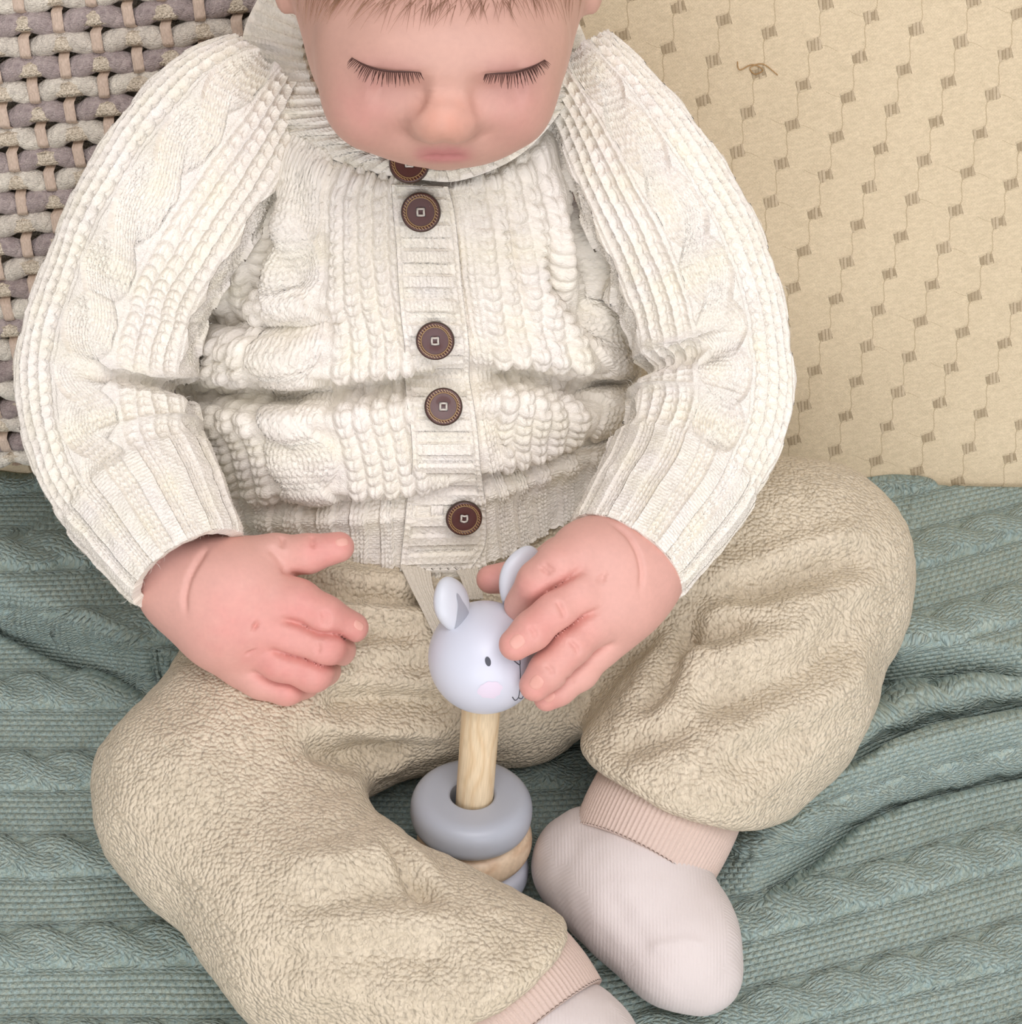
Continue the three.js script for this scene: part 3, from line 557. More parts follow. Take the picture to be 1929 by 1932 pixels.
function patchOf(G) {   // smooth surface through a grid of points, G[row][column]
  const rows = G.length, q = [V3(), V3(), V3(), V3()];
  return (u, v, o) => {
    const j = clamp(Math.floor(v), 0, rows - 2), f = v - j, J = [Math.max(j - 1, 0), j, j + 1, Math.min(j + 2, rows - 1)];
    for (let k = 0; k < 4; k++) spline(G[J[k]], u, q[k]);
    const w = [-0.5 * f + f * f - 0.5 * f ** 3, 1 - 2.5 * f * f + 1.5 * f ** 3, 0.5 * f + 2 * f * f - 1.5 * f ** 3, -0.5 * f * f + 0.5 * f ** 3];
    o.set(0, 0, 0); for (let k = 0; k < 4; k++) o.addScaledVector(q[k], w[k]); return o;
  };
}
function withFolds(base, field, e = 2e-3, sgn = 1) {
  const a = V3(), b = V3(), n = V3();
  return (u, v, o) => { base(u, v, o); const h = field(o.x, o.y, o.z); if (Math.abs(h) < 1e-7) return o; base(u + e, v, a); base(u, v + e, b); n.copy(a.sub(o)).cross(b.sub(o)).normalize(); return o.addScaledVector(n, h * sgn); };
}
const foldsOn = (find, list) => foldField(list.map(([pts, w, a, b]) => ({ pts: pts.map(([x, y]) => find(x, y)[2].clone()), w, a, b })));

// body of the cardigan: rows from hem to neck, seven points over the front, the rest round the back
const ROWS = [
  [[470, 990], [560, 1062], [700, 1076], [830, 1074], [930, 1030], [1020, 980], [1120, 905], 0.822, 0],
  [[430, 965], [550, 1086], [700, 1102], [830, 1100], [930, 1058], [1025, 1006], [1140, 920], 0.806, 0],
  [[420, 935], [535, 1010], [695, 1018], [835, 1010], [925, 975], [1020, 935], [1150, 870], 0.79, 0],
  [[400, 905], [520, 945], [690, 948], [838, 935], [918, 905], [1025, 875], [1165, 825], 0.777, 0],
  [[375, 850], [500, 880], [680, 888], [832, 878], [912, 855], [1040, 830], [1185, 780], 0.763, 0],
  [[355, 790], [485, 805], [665, 805], [820, 795], [905, 780], [1045, 770], [1190, 735], 0.758, 0],
  [[350, 735], [480, 738], [660, 730], [812, 718], [898, 708], [1045, 715], [1190, 700], 0.758, 0],
  [[360, 650], [480, 655], [655, 648], [802, 645], [885, 640], [1040, 645], [1190, 640], 0.745, 0],
  [[395, 575], [490, 575], [645, 570], [792, 570], [875, 570], [1030, 570], [1170, 575], 0.738, 0],
  [[420, 480], [510, 480], [640, 475], [782, 470], [862, 470], [1020, 470], [1150, 490], 0.728, 0],
  [[430, 340], [520, 365], [640, 378], [775, 375], [850, 372], [1000, 360], [1130, 340], 0.720, 0],
  [[440, 190], [540, 255], [660, 325], [772, 352], [855, 350], [985, 310], [1110, 190], 0.718, 0],
  [[500, 90], [590, 170], [690, 260], [780, 305], [850, 305], [950, 250], [1080, 90], 0.735, 0],
];
const BULGE = [0.062, 0.022, 0.005, 0, 0.002, 0.018, 0.058];
const ringRows = ROWS.map((r, j) => {
  const f = BULGE.map((b, i) => P(r[i][0], r[i][1], r[7] + b * (j < 4 && i > 3 ? 0.7 : 1))), L = f[0], R = f[6], ys = (L.y + R.y) / 2, top = j >= 11 ? -0.02 : 0;
  const bz = -0.106 - Math.max(0, ys - 0.05) * 0.16;
  const back = [V3(R.x - 0.004, R.y + 0.004 + top, lerp(R.z, bz, 0.55)), V3(R.x * 0.72, ys + 0.008 + top, bz - 0.004), V3((L.x + R.x) / 2, ys + 0.012 + top, bz - 0.01), V3(L.x * 0.72, ys + 0.008 + top, bz - 0.004), V3(L.x + 0.004, L.y + 0.004 + top, lerp(L.z, bz, 0.55))];
  return [...f, ...back];
});
const NRING = 12;
const ringClosed = ringRows.map((r) => [r[NRING - 2], r[NRING - 1], ...r, r[0], r[1], r[2]]);
const torsoRaw0 = patchOf(ringClosed);
const torsoRaw = (u, v, o) => torsoRaw0(((u % NRING) + NRING) % NRING + 2, v, o);
const NV = ROWS.length - 1;
const torsoFind0 = lookup(span(-0.4, 6.4, 130), span(0, NV, 160), torsoRaw);
const torsoField = foldsOn(torsoFind0, [
  [[[350, 742], [480, 744], [570, 742], [660, 738], [760, 726], [830, 720], [890, 714]], 0.0055, 0.011, 0.5],
  [[[880, 712], [980, 706], [1060, 722], [1120, 732], [1190, 716]], 0.0055, 0.011, 0.5],
  [[[380, 604], [450, 612], [520, 624], [600, 613], [660, 606]], 0.0048, 0.0085, 0.45],
  [[[470, 762], [520, 768], [575, 764]], 0.004, 0.005, 0.4],
  [[[440, 670], [520, 668], [600, 660]], 0.008, -0.004, 0],
  [[[420, 946], [540, 952], [660, 950], [760, 942], [850, 928], [915, 905], [1010, 880], [1110, 840], [1180, 800]], 0.0042, 0.0055, 0.45],
  [[[858, 420], [866, 500], [880, 580], [890, 660]], 0.004, 0.005, 0.2],
  [[[520, 330], [505, 400], [490, 480], [465, 550], [410, 600]], 0.0065, 0.010, 0.3],
  [[[1085, 300], [1090, 400], [1098, 480], [1115, 560], [1150, 600]], 0.0065, 0.010, 0.3],
  [[[1030, 450], [1050, 530], [1095, 600], [1150, 660]], 0.005, 0.007, 0.4],
  [[[960, 400], [975, 480], [1000, 560]], 0.006, 0.003, 0.4],
  [[[1000, 745], [1060, 765], [1130, 752]], 0.005, 0.005, 0.4],
  [[[900, 770], [935, 810], [960, 860]], 0.005, 0.004, 0.4],
  [[[600, 420], [590, 500], [560, 570]], 0.008, 0.003, 0.4],
]);
const torsoBase = withFolds(torsoRaw, torsoField);
const torsoFind = lookup(span(-0.4, 6.4, 200), span(0, NV, 260), torsoBase);
{
  // x across in millimetres from the button band outwards, y up in millimetres
  const XR = [-95, -66, -34, 0, 14, 44, 76, 95], xOf = (u) => (u <= 6.5 ? spline1(XR, clamp(u, -0.4, 7)) : 90);
  const q = V3(), q0 = V3(); const YR = [0]; for (let i = 1; i <= NV * 20; i++) { torsoRaw(3, (i - 1) / 20, q0); torsoRaw(3, i / 20, q); YR.push(YR[i - 1] + q.distanceTo(q0) * 1000); }
  const yOf = (v) => { const t = clamp(v * 20, 0, NV * 20 - 1e-6), i = Math.floor(t); return lerp(YR[i], YR[i + 1], t - i); };
  const raise = (u, v0) => {
    const v = v0;
    if (u > 7.2 && u < 11.2) return 0;
    const uu = u > 11 ? u - 12 : u, X0 = xOf(uu), y0 = yOf(v), X = X0 + 0.7 * noise(X0 * 0.09, y0 * 0.09, 2), a = X < 2 ? 2 - X : Math.max(0, X - 14), y = y0 + 0.9 * noise(X0 * 0.08, y0 * 0.08, 6);
    const rib = sstep(3.1, 2.95, v) * sstep(0.9, 1.1, v);
    let h;
    if (a < 7) h = 0.0014 * kV(a, y, 3.5, 3.4);
    else if (a < 41) h = 0.0034 * kBead(a - 7, y, 6.8, 4.9);
    else if (a < 43.5) h = 0.0004;
    else if (a < 66.5) h = 0.0044 * kCable(a - 43.5, y * (X < 0 ? 1 : -1) + (X < 0 ? 6 : 20), 23, 54, 3, 3.2);
    else h = 0.0034 * kBead(a - 67, y, 6.8, 4.9);
    const hr = 0.0028 * kRib(X + 400, y, 2.9, 2.7) * (v > 0.95 ? 1 : 0);
    return lerp(h, hr - 0.001, v < 0.95 ? 1 : rib) + 0.0004 * noise(X * 0.2, y * 0.2, 3);
  };
  const us = [...span(-0.35, 6.35, 430), ...span(6.5, 11.5, 40)].map((u) => (u + 12) % 12), vs = [...span(0, 1, 14), ...span(1.02, NV, 600)];
  const g = sheet(us, vs, torsoBase, raise, (u, v) => [xOf(u > 11 ? u - 12 : u) / 1000, yOf(v) / 1000], true);
  mesh('front_panel', g, wool, cardigan, 'cable-knit cardigan body gathered in folds over a ribbed hem');
}

// button band, overlapping the other front
const BAND_L = [[738, 348], [742, 400], [748, 470], [752, 540], [757, 600], [764, 660], [764, 712], [768, 760], [776, 820], [778, 880], [770, 930], [764, 985], [758, 1040], [754, 1082]];
const BAND_R = [[846, 352], [858, 400], [866, 470], [872, 540], [880, 600], [886, 660], [886, 712], [894, 760], [902, 820], [907, 880], [914, 930], [918, 985], [914, 1035], [884, 1080]];
const bandGrid = BAND_L.map((l, j) => Array.from({ length: 6 }, (_, i) => {
  const t = i / 5, px = lerp(l[0], BAND_R[j][0], t), py = lerp(l[1], BAND_R[j][1], t), [, , , n] = torsoFind(px, py), [, , d] = toPx(torsoFind(px, py)[2]);
  return P(px, py, d - 0.0042 - 0.0012 * Math.sin(Math.PI * t));
}));
// smooth the depths a little so that the band lies like cloth
const bandBase0 = patchOf(bandGrid), NB = BAND_L.length - 1;
const bandBase = (u, v, o) => { bandBase0(clamp(u, 0, 5), clamp(v, 0, NB), o); const e = Math.max(0, -u, u - 5, -v, v - NB); if (e > 0) o.addScaledVector(FWD, Math.min(e, 0.25) * 0.02); return o; };
{
  const len = []; { const a = V3(), b = V3(); let s = 0; for (let i = 0; i <= NB * 10; i++) { bandBase0(2.5, i / 10, a); if (i) s += a.distanceTo(b); len.push(s * 1000); b.copy(a); } }
  const yOf = (v) => { const t = clamp(v * 10, 0, NB * 10 - 1e-6), i = Math.floor(t); return lerp(len[i], len[i + 1], t - i); };
  const us = [-0.25, -0.12, ...span(0, 5, 64), 5.12, 5.25], vs = [-0.25, -0.1, ...span(0, NB, 330), NB + 0.1, NB + 0.25];
  const g = sheet(us, vs, bandBase, (u, v) => { if (u < 0 || u > 5 || v < 0 || v > NB) return 0; const x = u / 5 * 25, y = yOf(v); const ed = Math.min(u, 5 - u) / 5 * 25; return ed < 2.6 ? 0.0012 * pw(Math.sin(Math.PI * fract(y / 3.1)), 0.5) * Math.sin(Math.PI * ed / 2.6) : 0.0022 * kRib(y, x, 2.55, 2.9); }, (u, v) => [u * 0.005, yOf(v) / 1000]);
  { const idx = g.index.array; for (let i = 0; i < idx.length; i += 3) { const t = idx[i + 1]; idx[i + 1] = idx[i + 2]; idx[i + 2] = t; } const n = g.attributes.normal.array; }
  // turned so that its outside faces out; raised again along that side
  g.computeVertexNormals();
  mesh('button_band', g, wool, cardigan, 'ribbed button band');
}

// collar round the neck
{
  const O = [[640, -120, 0.83], [525, -50, 0.805], [460, 60, 0.772], [470, 185, 0.748], [555, 262, 0.731], [675, 318, 0.719], [800, 340, 0.712], [880, 338, 0.712], [985, 290, 0.718], [1066, 200, 0.732], [1112, 110, 0.755], [1075, 10, 0.778], [1005, -90, 0.80]];
  const I = [[680, -60, 0.80], [598, 10, 0.78], [578, 90, 0.755], [610, 180, 0.735], [670, 240, 0.725], [740, 280, 0.716], [805, 300, 0.713], [860, 300, 0.713], [930, 272, 0.716], [1000, 200, 0.726], [1042, 110, 0.745], [1035, 20, 0.765], [975, -60, 0.785]];
  const rowsC = [0, 0.22, 0.5, 0.8, 1, 1].map((t, k) => O.map((o, i) => { const l = [0, 1, 2].map((c) => lerp(o[c], I[i][c], t)); return P(l[0], l[1], l[2] - [-0.003, 0.0035, 0.0072, 0.006, 0.002, -0.03][k]); }));
  const base = patchOf(rowsC), n = O.length - 1;
  let L = 0; const a = V3(), b = V3(), CU = [0]; for (let i = 1; i <= 200; i++) { base(n * (i - 1) / 200, 2, a); base(n * i / 200, 2, b); L += a.distanceTo(b); CU.push(L); }
  const along = (u) => { const t = clamp(u / n * 200, 0, 199.999), i = Math.floor(t); return lerp(CU[i], CU[i + 1], t - i); };
  const g = sheet(span(n, 0, 420), span(0, 5, 90), base, (u, v) => 0.0021 * kRib(along(u) * 1000, v * 6, 2.1, 2.6) * sstep(0, 0.25, v), (u, v) => [along(u), v * 0.006]);
  mesh('collar', g, wool, cardigan, 'ribbed collar');
}

// sleeves
function sleeve(ctrl, cuffAt, folds, dirn, label, elbow) {
  const C = ctrl.map(([x, y, d]) => P(x, y, d)), Rr = ctrl.map(([, , d, r]) => r * d / FPX), n = C.length - 1, T = V3(), c1 = V3(), e1 = V3(), e2 = V3();
  const raw = (u, v, o) => {
    let t = v, dr = 0; if (v > n) { t = n - (v - n) * 0.6; dr = Math.min(0.005, (v - n) * 0.05); }
    spline(C, Math.min(t + 0.02, n), c1); spline(C, Math.max(Math.min(t, n) - 0.02, 0), T); T.subVectors(c1, T).normalize(); spline(C, Math.min(t, n), c1);
    e1.copy(FWD).addScaledVector(T, -T.dot(FWD)).normalize(); e2.crossVectors(T, e1);
    const a = u * 2 * Math.PI, sn = Math.sin(a) * dirn, el = (t - elbow[0] - elbow[1] * sn) / elbow[2], r = (spline1(Rr, Math.min(t, n)) - dr) * (1 - elbow[3] * sstep(-0.45, 0.55, sn) * Math.exp(-el * el) * (el > 0 ? 1 : 1)); return o.copy(c1).addScaledVector(e1, Math.cos(a) * r * 0.93).addScaledVector(e2, Math.sin(a) * r);
  };
  const flip = (u, v, o) => raw(1 - u, v, o);
  const find = lookup(span(0.02, 0.98, 110), span(0, n, 120), flip);
  const base = withFolds(flip, foldsOn(find, folds));
  const YL = [0]; { const a = V3(), b = V3(); for (let i = 1; i <= n * 20; i++) { spline(C, (i - 1) / 20, a); spline(C, i / 20, b); YL.push(YL[i - 1] + a.distanceTo(b) * 1000); } }
  const yOf = (v) => { const t = clamp(v * 20, 0, n * 20 - 1e-6), i = Math.floor(t); return lerp(YL[i], YL[i + 1], t - i); };
  const sa = V3(), sb = V3(), sc = V3(), sd = V3();
  const room = (u, v) => { const e = 0.03, v1 = Math.min(v + e, n), v0 = v1 - e; base(u, v0, sa); base(u, v1, sb); spline(C, v0, sc); spline(C, v1, sd); return clamp((sa.distanceTo(sb) / sc.distanceTo(sd) - 0.28) * 1.7, 0.03, 1); };   // less relief where the knit is squeezed
  const raise = (u, v) => {
    const X0 = (u - 0.5) * 232 * dirn + 4, y0 = yOf(v), X = X0 + 0.7 * noise(X0 * 0.09, y0 * 0.09, 12), a = Math.abs(X - 2), y = y0 + 0.9 * noise(X0 * 0.08, y0 * 0.08, 16); let h;
    const cuff = sstep(cuffAt - 0.1, cuffAt + 0.12, v);
    if (a < 11.5) h = 0.0044 * kCable(X - 2 + 11.5, y, 23, 54, 3, 3.2);
    else if (a < 13.5) h = 0.0005;
    else if (a < 40.7) h = 0.0034 * kBead(a - 13.5, y, 6.8, 4.9);
    else if (a < 43) h = 0.0005;
    else if (a < 64) h = 0.0042 * kCable(a - 43, y + 17, 21, 54, 3, 3.2);
    else h = 0.0011 + 0.0013 * kV(a, y, 3.6, 3.4);
    const hr = v > n ? 0 : (0.0024 * kRib((u - 0.5) * 58 * 2.9 + 500, y, 2.9, 2.6) - 0.0012) * (0.3 + 0.7 * sstep(n, n - 0.2, v));
    return lerp(h, hr, cuff) * (v < n ? room(u, v) : 1) + 0.0004 * noise(X * 0.2, y * 0.2, 9);
  };
  const us = [...span(0.2, 0.8, 330), ...span(0.82, 1.18, 30)].map((u) => u % 1), vs = [...span(0, n, 560), ...span(n + 0.02, n + 0.5, 12)];
  const g = sheet(us, vs, base, raise, (u, v) => [u * 0.232, yOf(v) / 1000], true);
  return mesh('sleeve', g, wool, cardigan, label);
}
sleeve([[520, 130, 0.75, 100], [440, 225, 0.75, 160], [322, 390, 0.755, 172], [245, 540, 0.768, 165], [203, 700, 0.778, 173], [226, 850, 0.774, 166], [290, 965, 0.764, 146], [356, 1073, 0.753, 120]], 5.55, [
  [[[330, 330], [390, 420], [420, 520]], 0.007, 0.007, 0.4],
  [[[120, 560], [190, 580], [240, 640]], 0.008, 0.004, 0.4],
  [[[250, 870], [320, 850], [380, 850]], 0.005, 0.004, 0.4],
], 1, 'cable-knit sleeve with ribbed cuff', [3.95, 0.42, 0.2, 0.26]);
sleeve([[1075, 115, 0.75, 95], [1140, 205, 0.75, 118], [1213, 330, 0.752, 143], [1290, 480, 0.763, 156], [1337, 630, 0.772, 155], [1337, 770, 0.77, 161], [1290, 888, 0.76, 145], [1228, 985, 0.747, 133], [1180, 1055, 0.737, 123]], 5.9, [
  [[[1165, 320], [1180, 420], [1172, 510], [1145, 600]], 0.007, 0.010, 0.45],
  [[[1250, 330], [1240, 430], [1220, 520], [1195, 610]], 0.0065, 0.008, 0.45],
  [[[1170, 600], [1240, 600], [1310, 560]], 0.006, 0.006, 0.4],
  [[[1180, 740], [1260, 740], [1340, 700]], 0.008, -0.004, 0],
  [[[1150, 850], [1240, 850], [1340, 860], [1420, 840]], 0.006, 0.005, 0.4],
  [[[1420, 900], [1460, 830], [1470, 760]], 0.007, 0.004, 0.4],
], -1, 'cable-knit sleeve with ribbed cuff', [4.15, 0.42, 0.2, 0.24]);

// buttons
{
  const bandFind = (px, py) => { const t = torsoFind(px, py), [, , d] = toPx(t[2]); return [P(px, py, d - 0.0062), t[3]]; };
  const brown = lin('#50261f'), rim = lin('#3a2a20'), gold = lin('#a58558'), threadC = lin('#d8d2c6'), dark = lin('#1c0f0d');
  const tint = (g, c) => paint(g, (x, y, z, o) => { o[0] = c[0]; o[1] = c[1]; o[2] = c[2]; });
  const R = 0.0077, clean = (g) => { g.deleteAttribute('uv'); return g.index ? g.toNonIndexed() : g; };
  const prof = [[0.0001, 0.0018], [0.0030, 0.0019], [0.0052, 0.0021], [0.0055, 0.0019], [0.0058, 0.0026], [0.0068, 0.0029], [0.0075, 0.0024], [R, 0.0014], [0.0074, 0.0004], [0.0062, 0], [0.0001, 0]].map(([x, y]) => new THREE.Vector2(x, y));
  const disc = paint(new THREE.LatheGeometry(prof.reverse(), 56), (x, y, z, o) => { const r = Math.hypot(x, z), c = r > 0.0069 ? rim : brown; o[0] = c[0]; o[1] = c[1]; o[2] = c[2]; });
  const parts = [clean(disc)];
  for (let i = 0; i < 34; i++) { const a = i / 34 * Math.PI * 2; parts.push(clean(tint(new THREE.BoxGeometry(0.00032, 0.0003, 0.00125).translate(0, 0.00285, 0).rotateY(0.75).translate(0.00625 * Math.cos(a), 0, 0.00625 * Math.sin(a)).rotateY(0), gold))); }
  parts.push(clean(tint(new THREE.TorusGeometry(0.00555, 0.00022, 6, 60).rotateX(Math.PI / 2).translate(0, 0.00245, 0), gold)));
  for (const [x, z] of [[1, 1], [1, -1], [-1, 1], [-1, -1]]) parts.push(clean(tint(new THREE.CylinderGeometry(0.00062, 0.00062, 0.0003, 14).translate(x * 0.00125, 0.00195, z * 0.00125), dark)));
  const seg = (a, b) => parts.push(clean(tint(tube([V3(...a), V3((a[0] + b[0]) / 2, 0.0029, (a[2] + b[2]) / 2), V3(...b)], 0.00042, 7, 5), threadC)));
  const k = 0.00125; seg([k, 0.0019, k], [k, 0.0019, -k]); seg([-k, 0.0019, k], [-k, 0.0019, -k]); seg([k, 0.0019, k], [-k, 0.0019, k]); seg([k, 0.0019, -k], [-k, 0.0019, -k]);
  const geo = mergeGeometries(parts.map((g) => { const h = new THREE.BufferGeometry(); for (const n of ['position', 'normal', 'color']) h.setAttribute(n, g.attributes[n]); return h; }));
  const mat = new THREE.MeshPhysicalMaterial({ vertexColors: true, roughness: 0.38, clearcoat: 0.2 });
  for (const [px, py] of [[773, 309], [795, 400], [822, 642], [837, 768], [875, 975]]) {
    const [p, n] = py === 309 ? [P(773, 309, 0.7025), FWD.clone().negate().add(V3(0, 0.1, 0.3)).normalize()] : bandFind(px, py);
    const nn = n.clone().multiplyScalar(0.45).addScaledVector(FWD, -0.55).normalize();
    const m = mesh('button', geo, mat, cardigan, 'round dark brown button with a gold stitched rim'); m.position.copy(p);
    m.quaternion.setFromUnitVectors(V3(0, 1, 0), nn);
  }
}

// ------------------------------------------------------------------ fleece trousers, ribbed ankle cuffs, tie, socks
const imgDir = (dx, dy) => V3(dx, 0, 0).addScaledVector(UPV, -dy).normalize();
const trousers = group('trousers', person, 'oatmeal beige fleece trousers');
const fleeceBump = texture(512, 512, (u, v) => { const [a, b] = cells(u + tnoise(u, v, 12, 1) * 0.012, v + tnoise(u, v, 12, 2) * 0.012, 38, 2); return 215 - 150 * a * a - 40 * pw(a, 0.5) + 10 * (b - a) + 30 * tnoise(u, v, 90, 3) + 25 * tnoise(u, v, 45, 5); });
fleeceBump.repeat.set(15, 15);
const fleeceCol = texture(512, 512, (u, v) => { const n = tnoise(u, v, 100, 3) * 6 + tnoise(u, v, 30, 2) * 5 + tnoise(u, v, 6, 1) * 3; return [217 + n, 203 + n, 177 + n]; }, true);
fleeceCol.repeat.set(9, 9);
const fleece = new THREE.MeshPhysicalMaterial({ map: fleeceCol, bumpMap: fleeceBump, bumpScale: 0.0019, roughness: 0.97, sheen: 0.5, sheenColor: new THREE.Color(0.95, 0.88, 0.76), sheenRoughness: 0.6 });
{
  const hemL = P(1272, 1490, depY(1490, 0.045)), axL = imgDir(-0.43, 0.9).addScaledVector(V3(0, 1, 0), -0.2).normalize();
  const hemR = P(922, 1843, depY(1843, 0.042)), axR = imgDir(0.59, 0.81).addScaledVector(V3(0, 1, 0), -0.2).normalize();
  const thighR = chain([[PY(800, 1040, 0.052), 0.040], [PY(600, 1255, 0.054), 0.050], [PY(405, 1500, 0.05), 0.0475]], 0.02);
  const shinR0 = chain([[PY(402, 1508, 0.05), 0.048], [PY(628, 1758, 0.048), 0.0440], [PY(850, 1852, 0.042), 0.0392], [PY(1000, 1912, 0.038), 0.0405]], 0.02);
  const shinR = (x, y, z) => smax(shinR0(x, y, z), (x - hemR.x) * axR.x + (y - hemR.y) * axR.y + (z - hemR.z) * axR.z, 0.012);
  const thighL = chain([[PY(1050, 1070, 0.044), 0.034], [PY(1290, 1085, 0.058), 0.052], [PY(1498, 1082, 0.057), 0.0525]], 0.02);
  const shinL0 = chain([[PY(1500, 1095, 0.056), 0.052], [PY(1425, 1300, 0.05), 0.0475], [PY(1290, 1460, 0.046), 0.0425], [PY(1215, 1560, 0.04), 0.042]], 0.02);
  const shinL = (x, y, z) => smax(shinL0(x, y, z), (x - hemL.x) * axL.x + (y - hemL.y) * axL.y + (z - hemL.z) * axL.z, 0.012);
  const lap = chain([[PY(760, 1170, 0.048), 0.038], [PY(960, 1180, 0.046), 0.036], [PY(1150, 1150, 0.05), 0.040]], 0.03);
  const seatB = ell(V3(-0.01, 0.045, -0.05), 0.112, 0.038, 0.06, V3(1, 0, 0), V3(0, 1, 0), V3(0, 0, 1));
  const crotch = chain([[PY(830, 1270, 0.05), 0.042], [PY(965, 1300, 0.036), 0.034]], 0.02);
  const upper = blend(0.03, seatB, thighR, thighL, lap, crotch);
  const f0 = (x, y, z) => { let d = upper(x, y, z); d = smin(d, shinR(x, y, z), 0.014); d = smin(d, shinL(x, y, z), 0.014); return smax(d, 0.006 - y, 0.01); };
  const F = (list) => foldField(list.map(([pts, w, a, b]) => ({ pts: pts.map(([x, y]) => hit(f0, x, y)), w, a, b })));
  const field = F([
    // across the lap
    [[[575, 1108], [660, 1118], [760, 1128], [860, 1120]], 0.0045, 0.007, 0.4],
    [[[600, 1200], [700, 1190], [800, 1200]], 0.006, 0.005, 0.5],
    [[[600, 1325], [700, 1318], [800, 1330], [870, 1335]], 0.0055, 0.007, 0.5],
    [[[560, 1410], [640, 1428], [720, 1420], [790, 1405]], 0.0055, 0.006, 0.5],
    [[[640, 1265], [730, 1255], [820, 1260]], 0.005, 0.004, 0.4],
    // fold behind the knee of the leg that crosses in front
    [[[620, 1580], [700, 1545], [750, 1510], [800, 1470]], 0.0055, 0.009, 0.4],
    [[[520, 1720], [640, 1690], [760, 1680], [860, 1690]], 0.008, 0.005, 0.5],
    [[[480, 1830], [620, 1790], [760, 1790], [880, 1790]], 0.008, 0.004, 0.4],
    [[[720, 1580], [770, 1640], [820, 1700]], 0.004, 0.004, 0.5],
    // the other leg
    [[[1330, 1130], [1430, 1110], [1550, 1070], [1660, 1050]], 0.006, 0.0065, 0.5],
    [[[1290, 1330], [1400, 1310], [1520, 1260], [1620, 1180]], 0.008, 0.007, 0.5],
    [[[1260, 1210], [1340, 1200], [1430, 1170]], 0.0055, 0.005, 0.5],
    [[[1200, 1360], [1250, 1290], [1300, 1180], [1330, 1130]], 0.0055, 0.006, 0.25],
    [[[1140, 1270], [1200, 1220], [1260, 1160], [1310, 1120]], 0.007, 0.005, 0.25],
    [[[1150, 1420], [1230, 1390], [1310, 1370]], 0.006, 0.004, 0.4],
    [[[1090, 1180], [1140, 1150], [1200, 1130]], 0.006, 0.005, 0.3],
    [[[1360, 1450], [1440, 1420], [1530, 1350]], 0.008, 0.003, 0.4],
  ]);
  const g = meshOf(f0, V3(-0.2, -0.006, -0.14), V3(0.2, 0.15, 0.22), 0.00155);
  displace(g, (x, y, z) => field(x, y, z) + 0.0016 * noise(x * 45, y * 45, z * 45));
  displace(g, (x, y, z) => 0.00035 * noise(x * 230, y * 230, z * 230));
  mesh('fleece_legs', boxUV(g), fleece, trousers, 'bobbly beige fleece');

  // ankle cuffs: fine ribs along the leg
  const cuffMat = new THREE.MeshPhysicalMaterial({ color: 0xd6c0b2, roughness: 0.9, sheen: 0.3, sheenColor: new THREE.Color(1, 0.92, 0.88), bumpMap: woolBump, bumpScale: 0.0002 });
  const cuff = (pts, rads, fl, ribs) => {
    const n = pts.length - 1, T = V3(), c = V3(), e1 = V3(), e2 = V3();
    const base = (u, v, o) => { let t = v, dr = 0; if (v > n) { t = n - (v - n); dr = 0.003; } spline(pts, Math.min(t + 0.02, n), c); spline(pts, Math.max(t - 0.02, 0), T); T.subVectors(c, T).normalize(); spline(pts, t, c); e1.copy(FWD).addScaledVector(T, -T.dot(FWD)).normalize(); e2.crossVectors(T, e1); const a = -u * 2 * Math.PI, r = spline1(rads, t) - dr; return o.copy(c).addScaledVector(e1, Math.cos(a) * r * fl).addScaledVector(e2, Math.sin(a) * r); };
    mesh('ankle_cuff', sheet(span(0, 1 - 1 / (ribs * 6), ribs * 6), [...span(0, n, 50), n + 0.02, n + 0.3], base, (u, v) => (v > n ? 0 : 0.0006 * pw(Math.abs(Math.sin(Math.PI * u * ribs)), 0.7)), (u, v) => [u * 0.18, v * 0.03], true), cuffMat, trousers, 'pale pink-beige ribbed ankle cuff');
  };
  cuff([PY(1290, 1440, 0.045), PY(1262, 1510, 0.044), PY(1235, 1565, 0.042), PY(1205, 1625, 0.038)], [0.032, 0.0325, 0.0325, 0.0312], 0.92, 92);
  cuff([PY(880, 1815, 0.043), PY(930, 1850, 0.041), PY(975, 1895, 0.04), PY(1015, 1948, 0.037)], [0.033, 0.0345, 0.034, 0.0325], 0.9, 92);

  // knitted tie hanging from the waist
  const tieMat = new THREE.MeshPhysicalMaterial({ color: 0xd9d0bf, roughness: 0.9, bumpMap: woolBump, bumpScale: 0.0003 });
  const strip = (A, B, w) => { const pts = A.map(([x, y, h]) => P(x, y, toPx(hit(f0, x, y))[2] - h)), q = B.map(([x, y, h]) => P(x, y, toPx(hit(f0, x, y))[2] - h)), G = pts.map((p, i) => Array.from({ length: 4 }, (_, k) => p.clone().lerp(q[i], k / 3).addScaledVector(FWD, -0.0012 * Math.sin(Math.PI * k / 3)))), n = pts.length - 1, b = patchOf(G);
    const base = (u, v, o) => { b(clamp(u, 0, 3), clamp(v, 0, n), o); const e = Math.max(0, -u, u - 3, -v, v - n); return o.addScaledVector(FWD, e * 0.006); };
    return sheet([3.3, ...span(3, 0, 56), -0.3], [-0.3, ...span(0, n, 70), n + 0.3], base, (u, v) => 0.0006 * kV(u / 3 * w, v * 12, 2.2, 1.9), (u, v) => [u * 0.004, v * 0.014]); };
  mesh('tie_end', strip([[754, 1066, 0.008], [775, 1110, 0.006], [798, 1155, 0.005], [822, 1205, 0.005]], [[812, 1066, 0.008], [818, 1110, 0.006], [836, 1155, 0.005], [858, 1205, 0.005]], 11), tieMat, trousers, 'knitted tie end hanging below the cardigan hem');
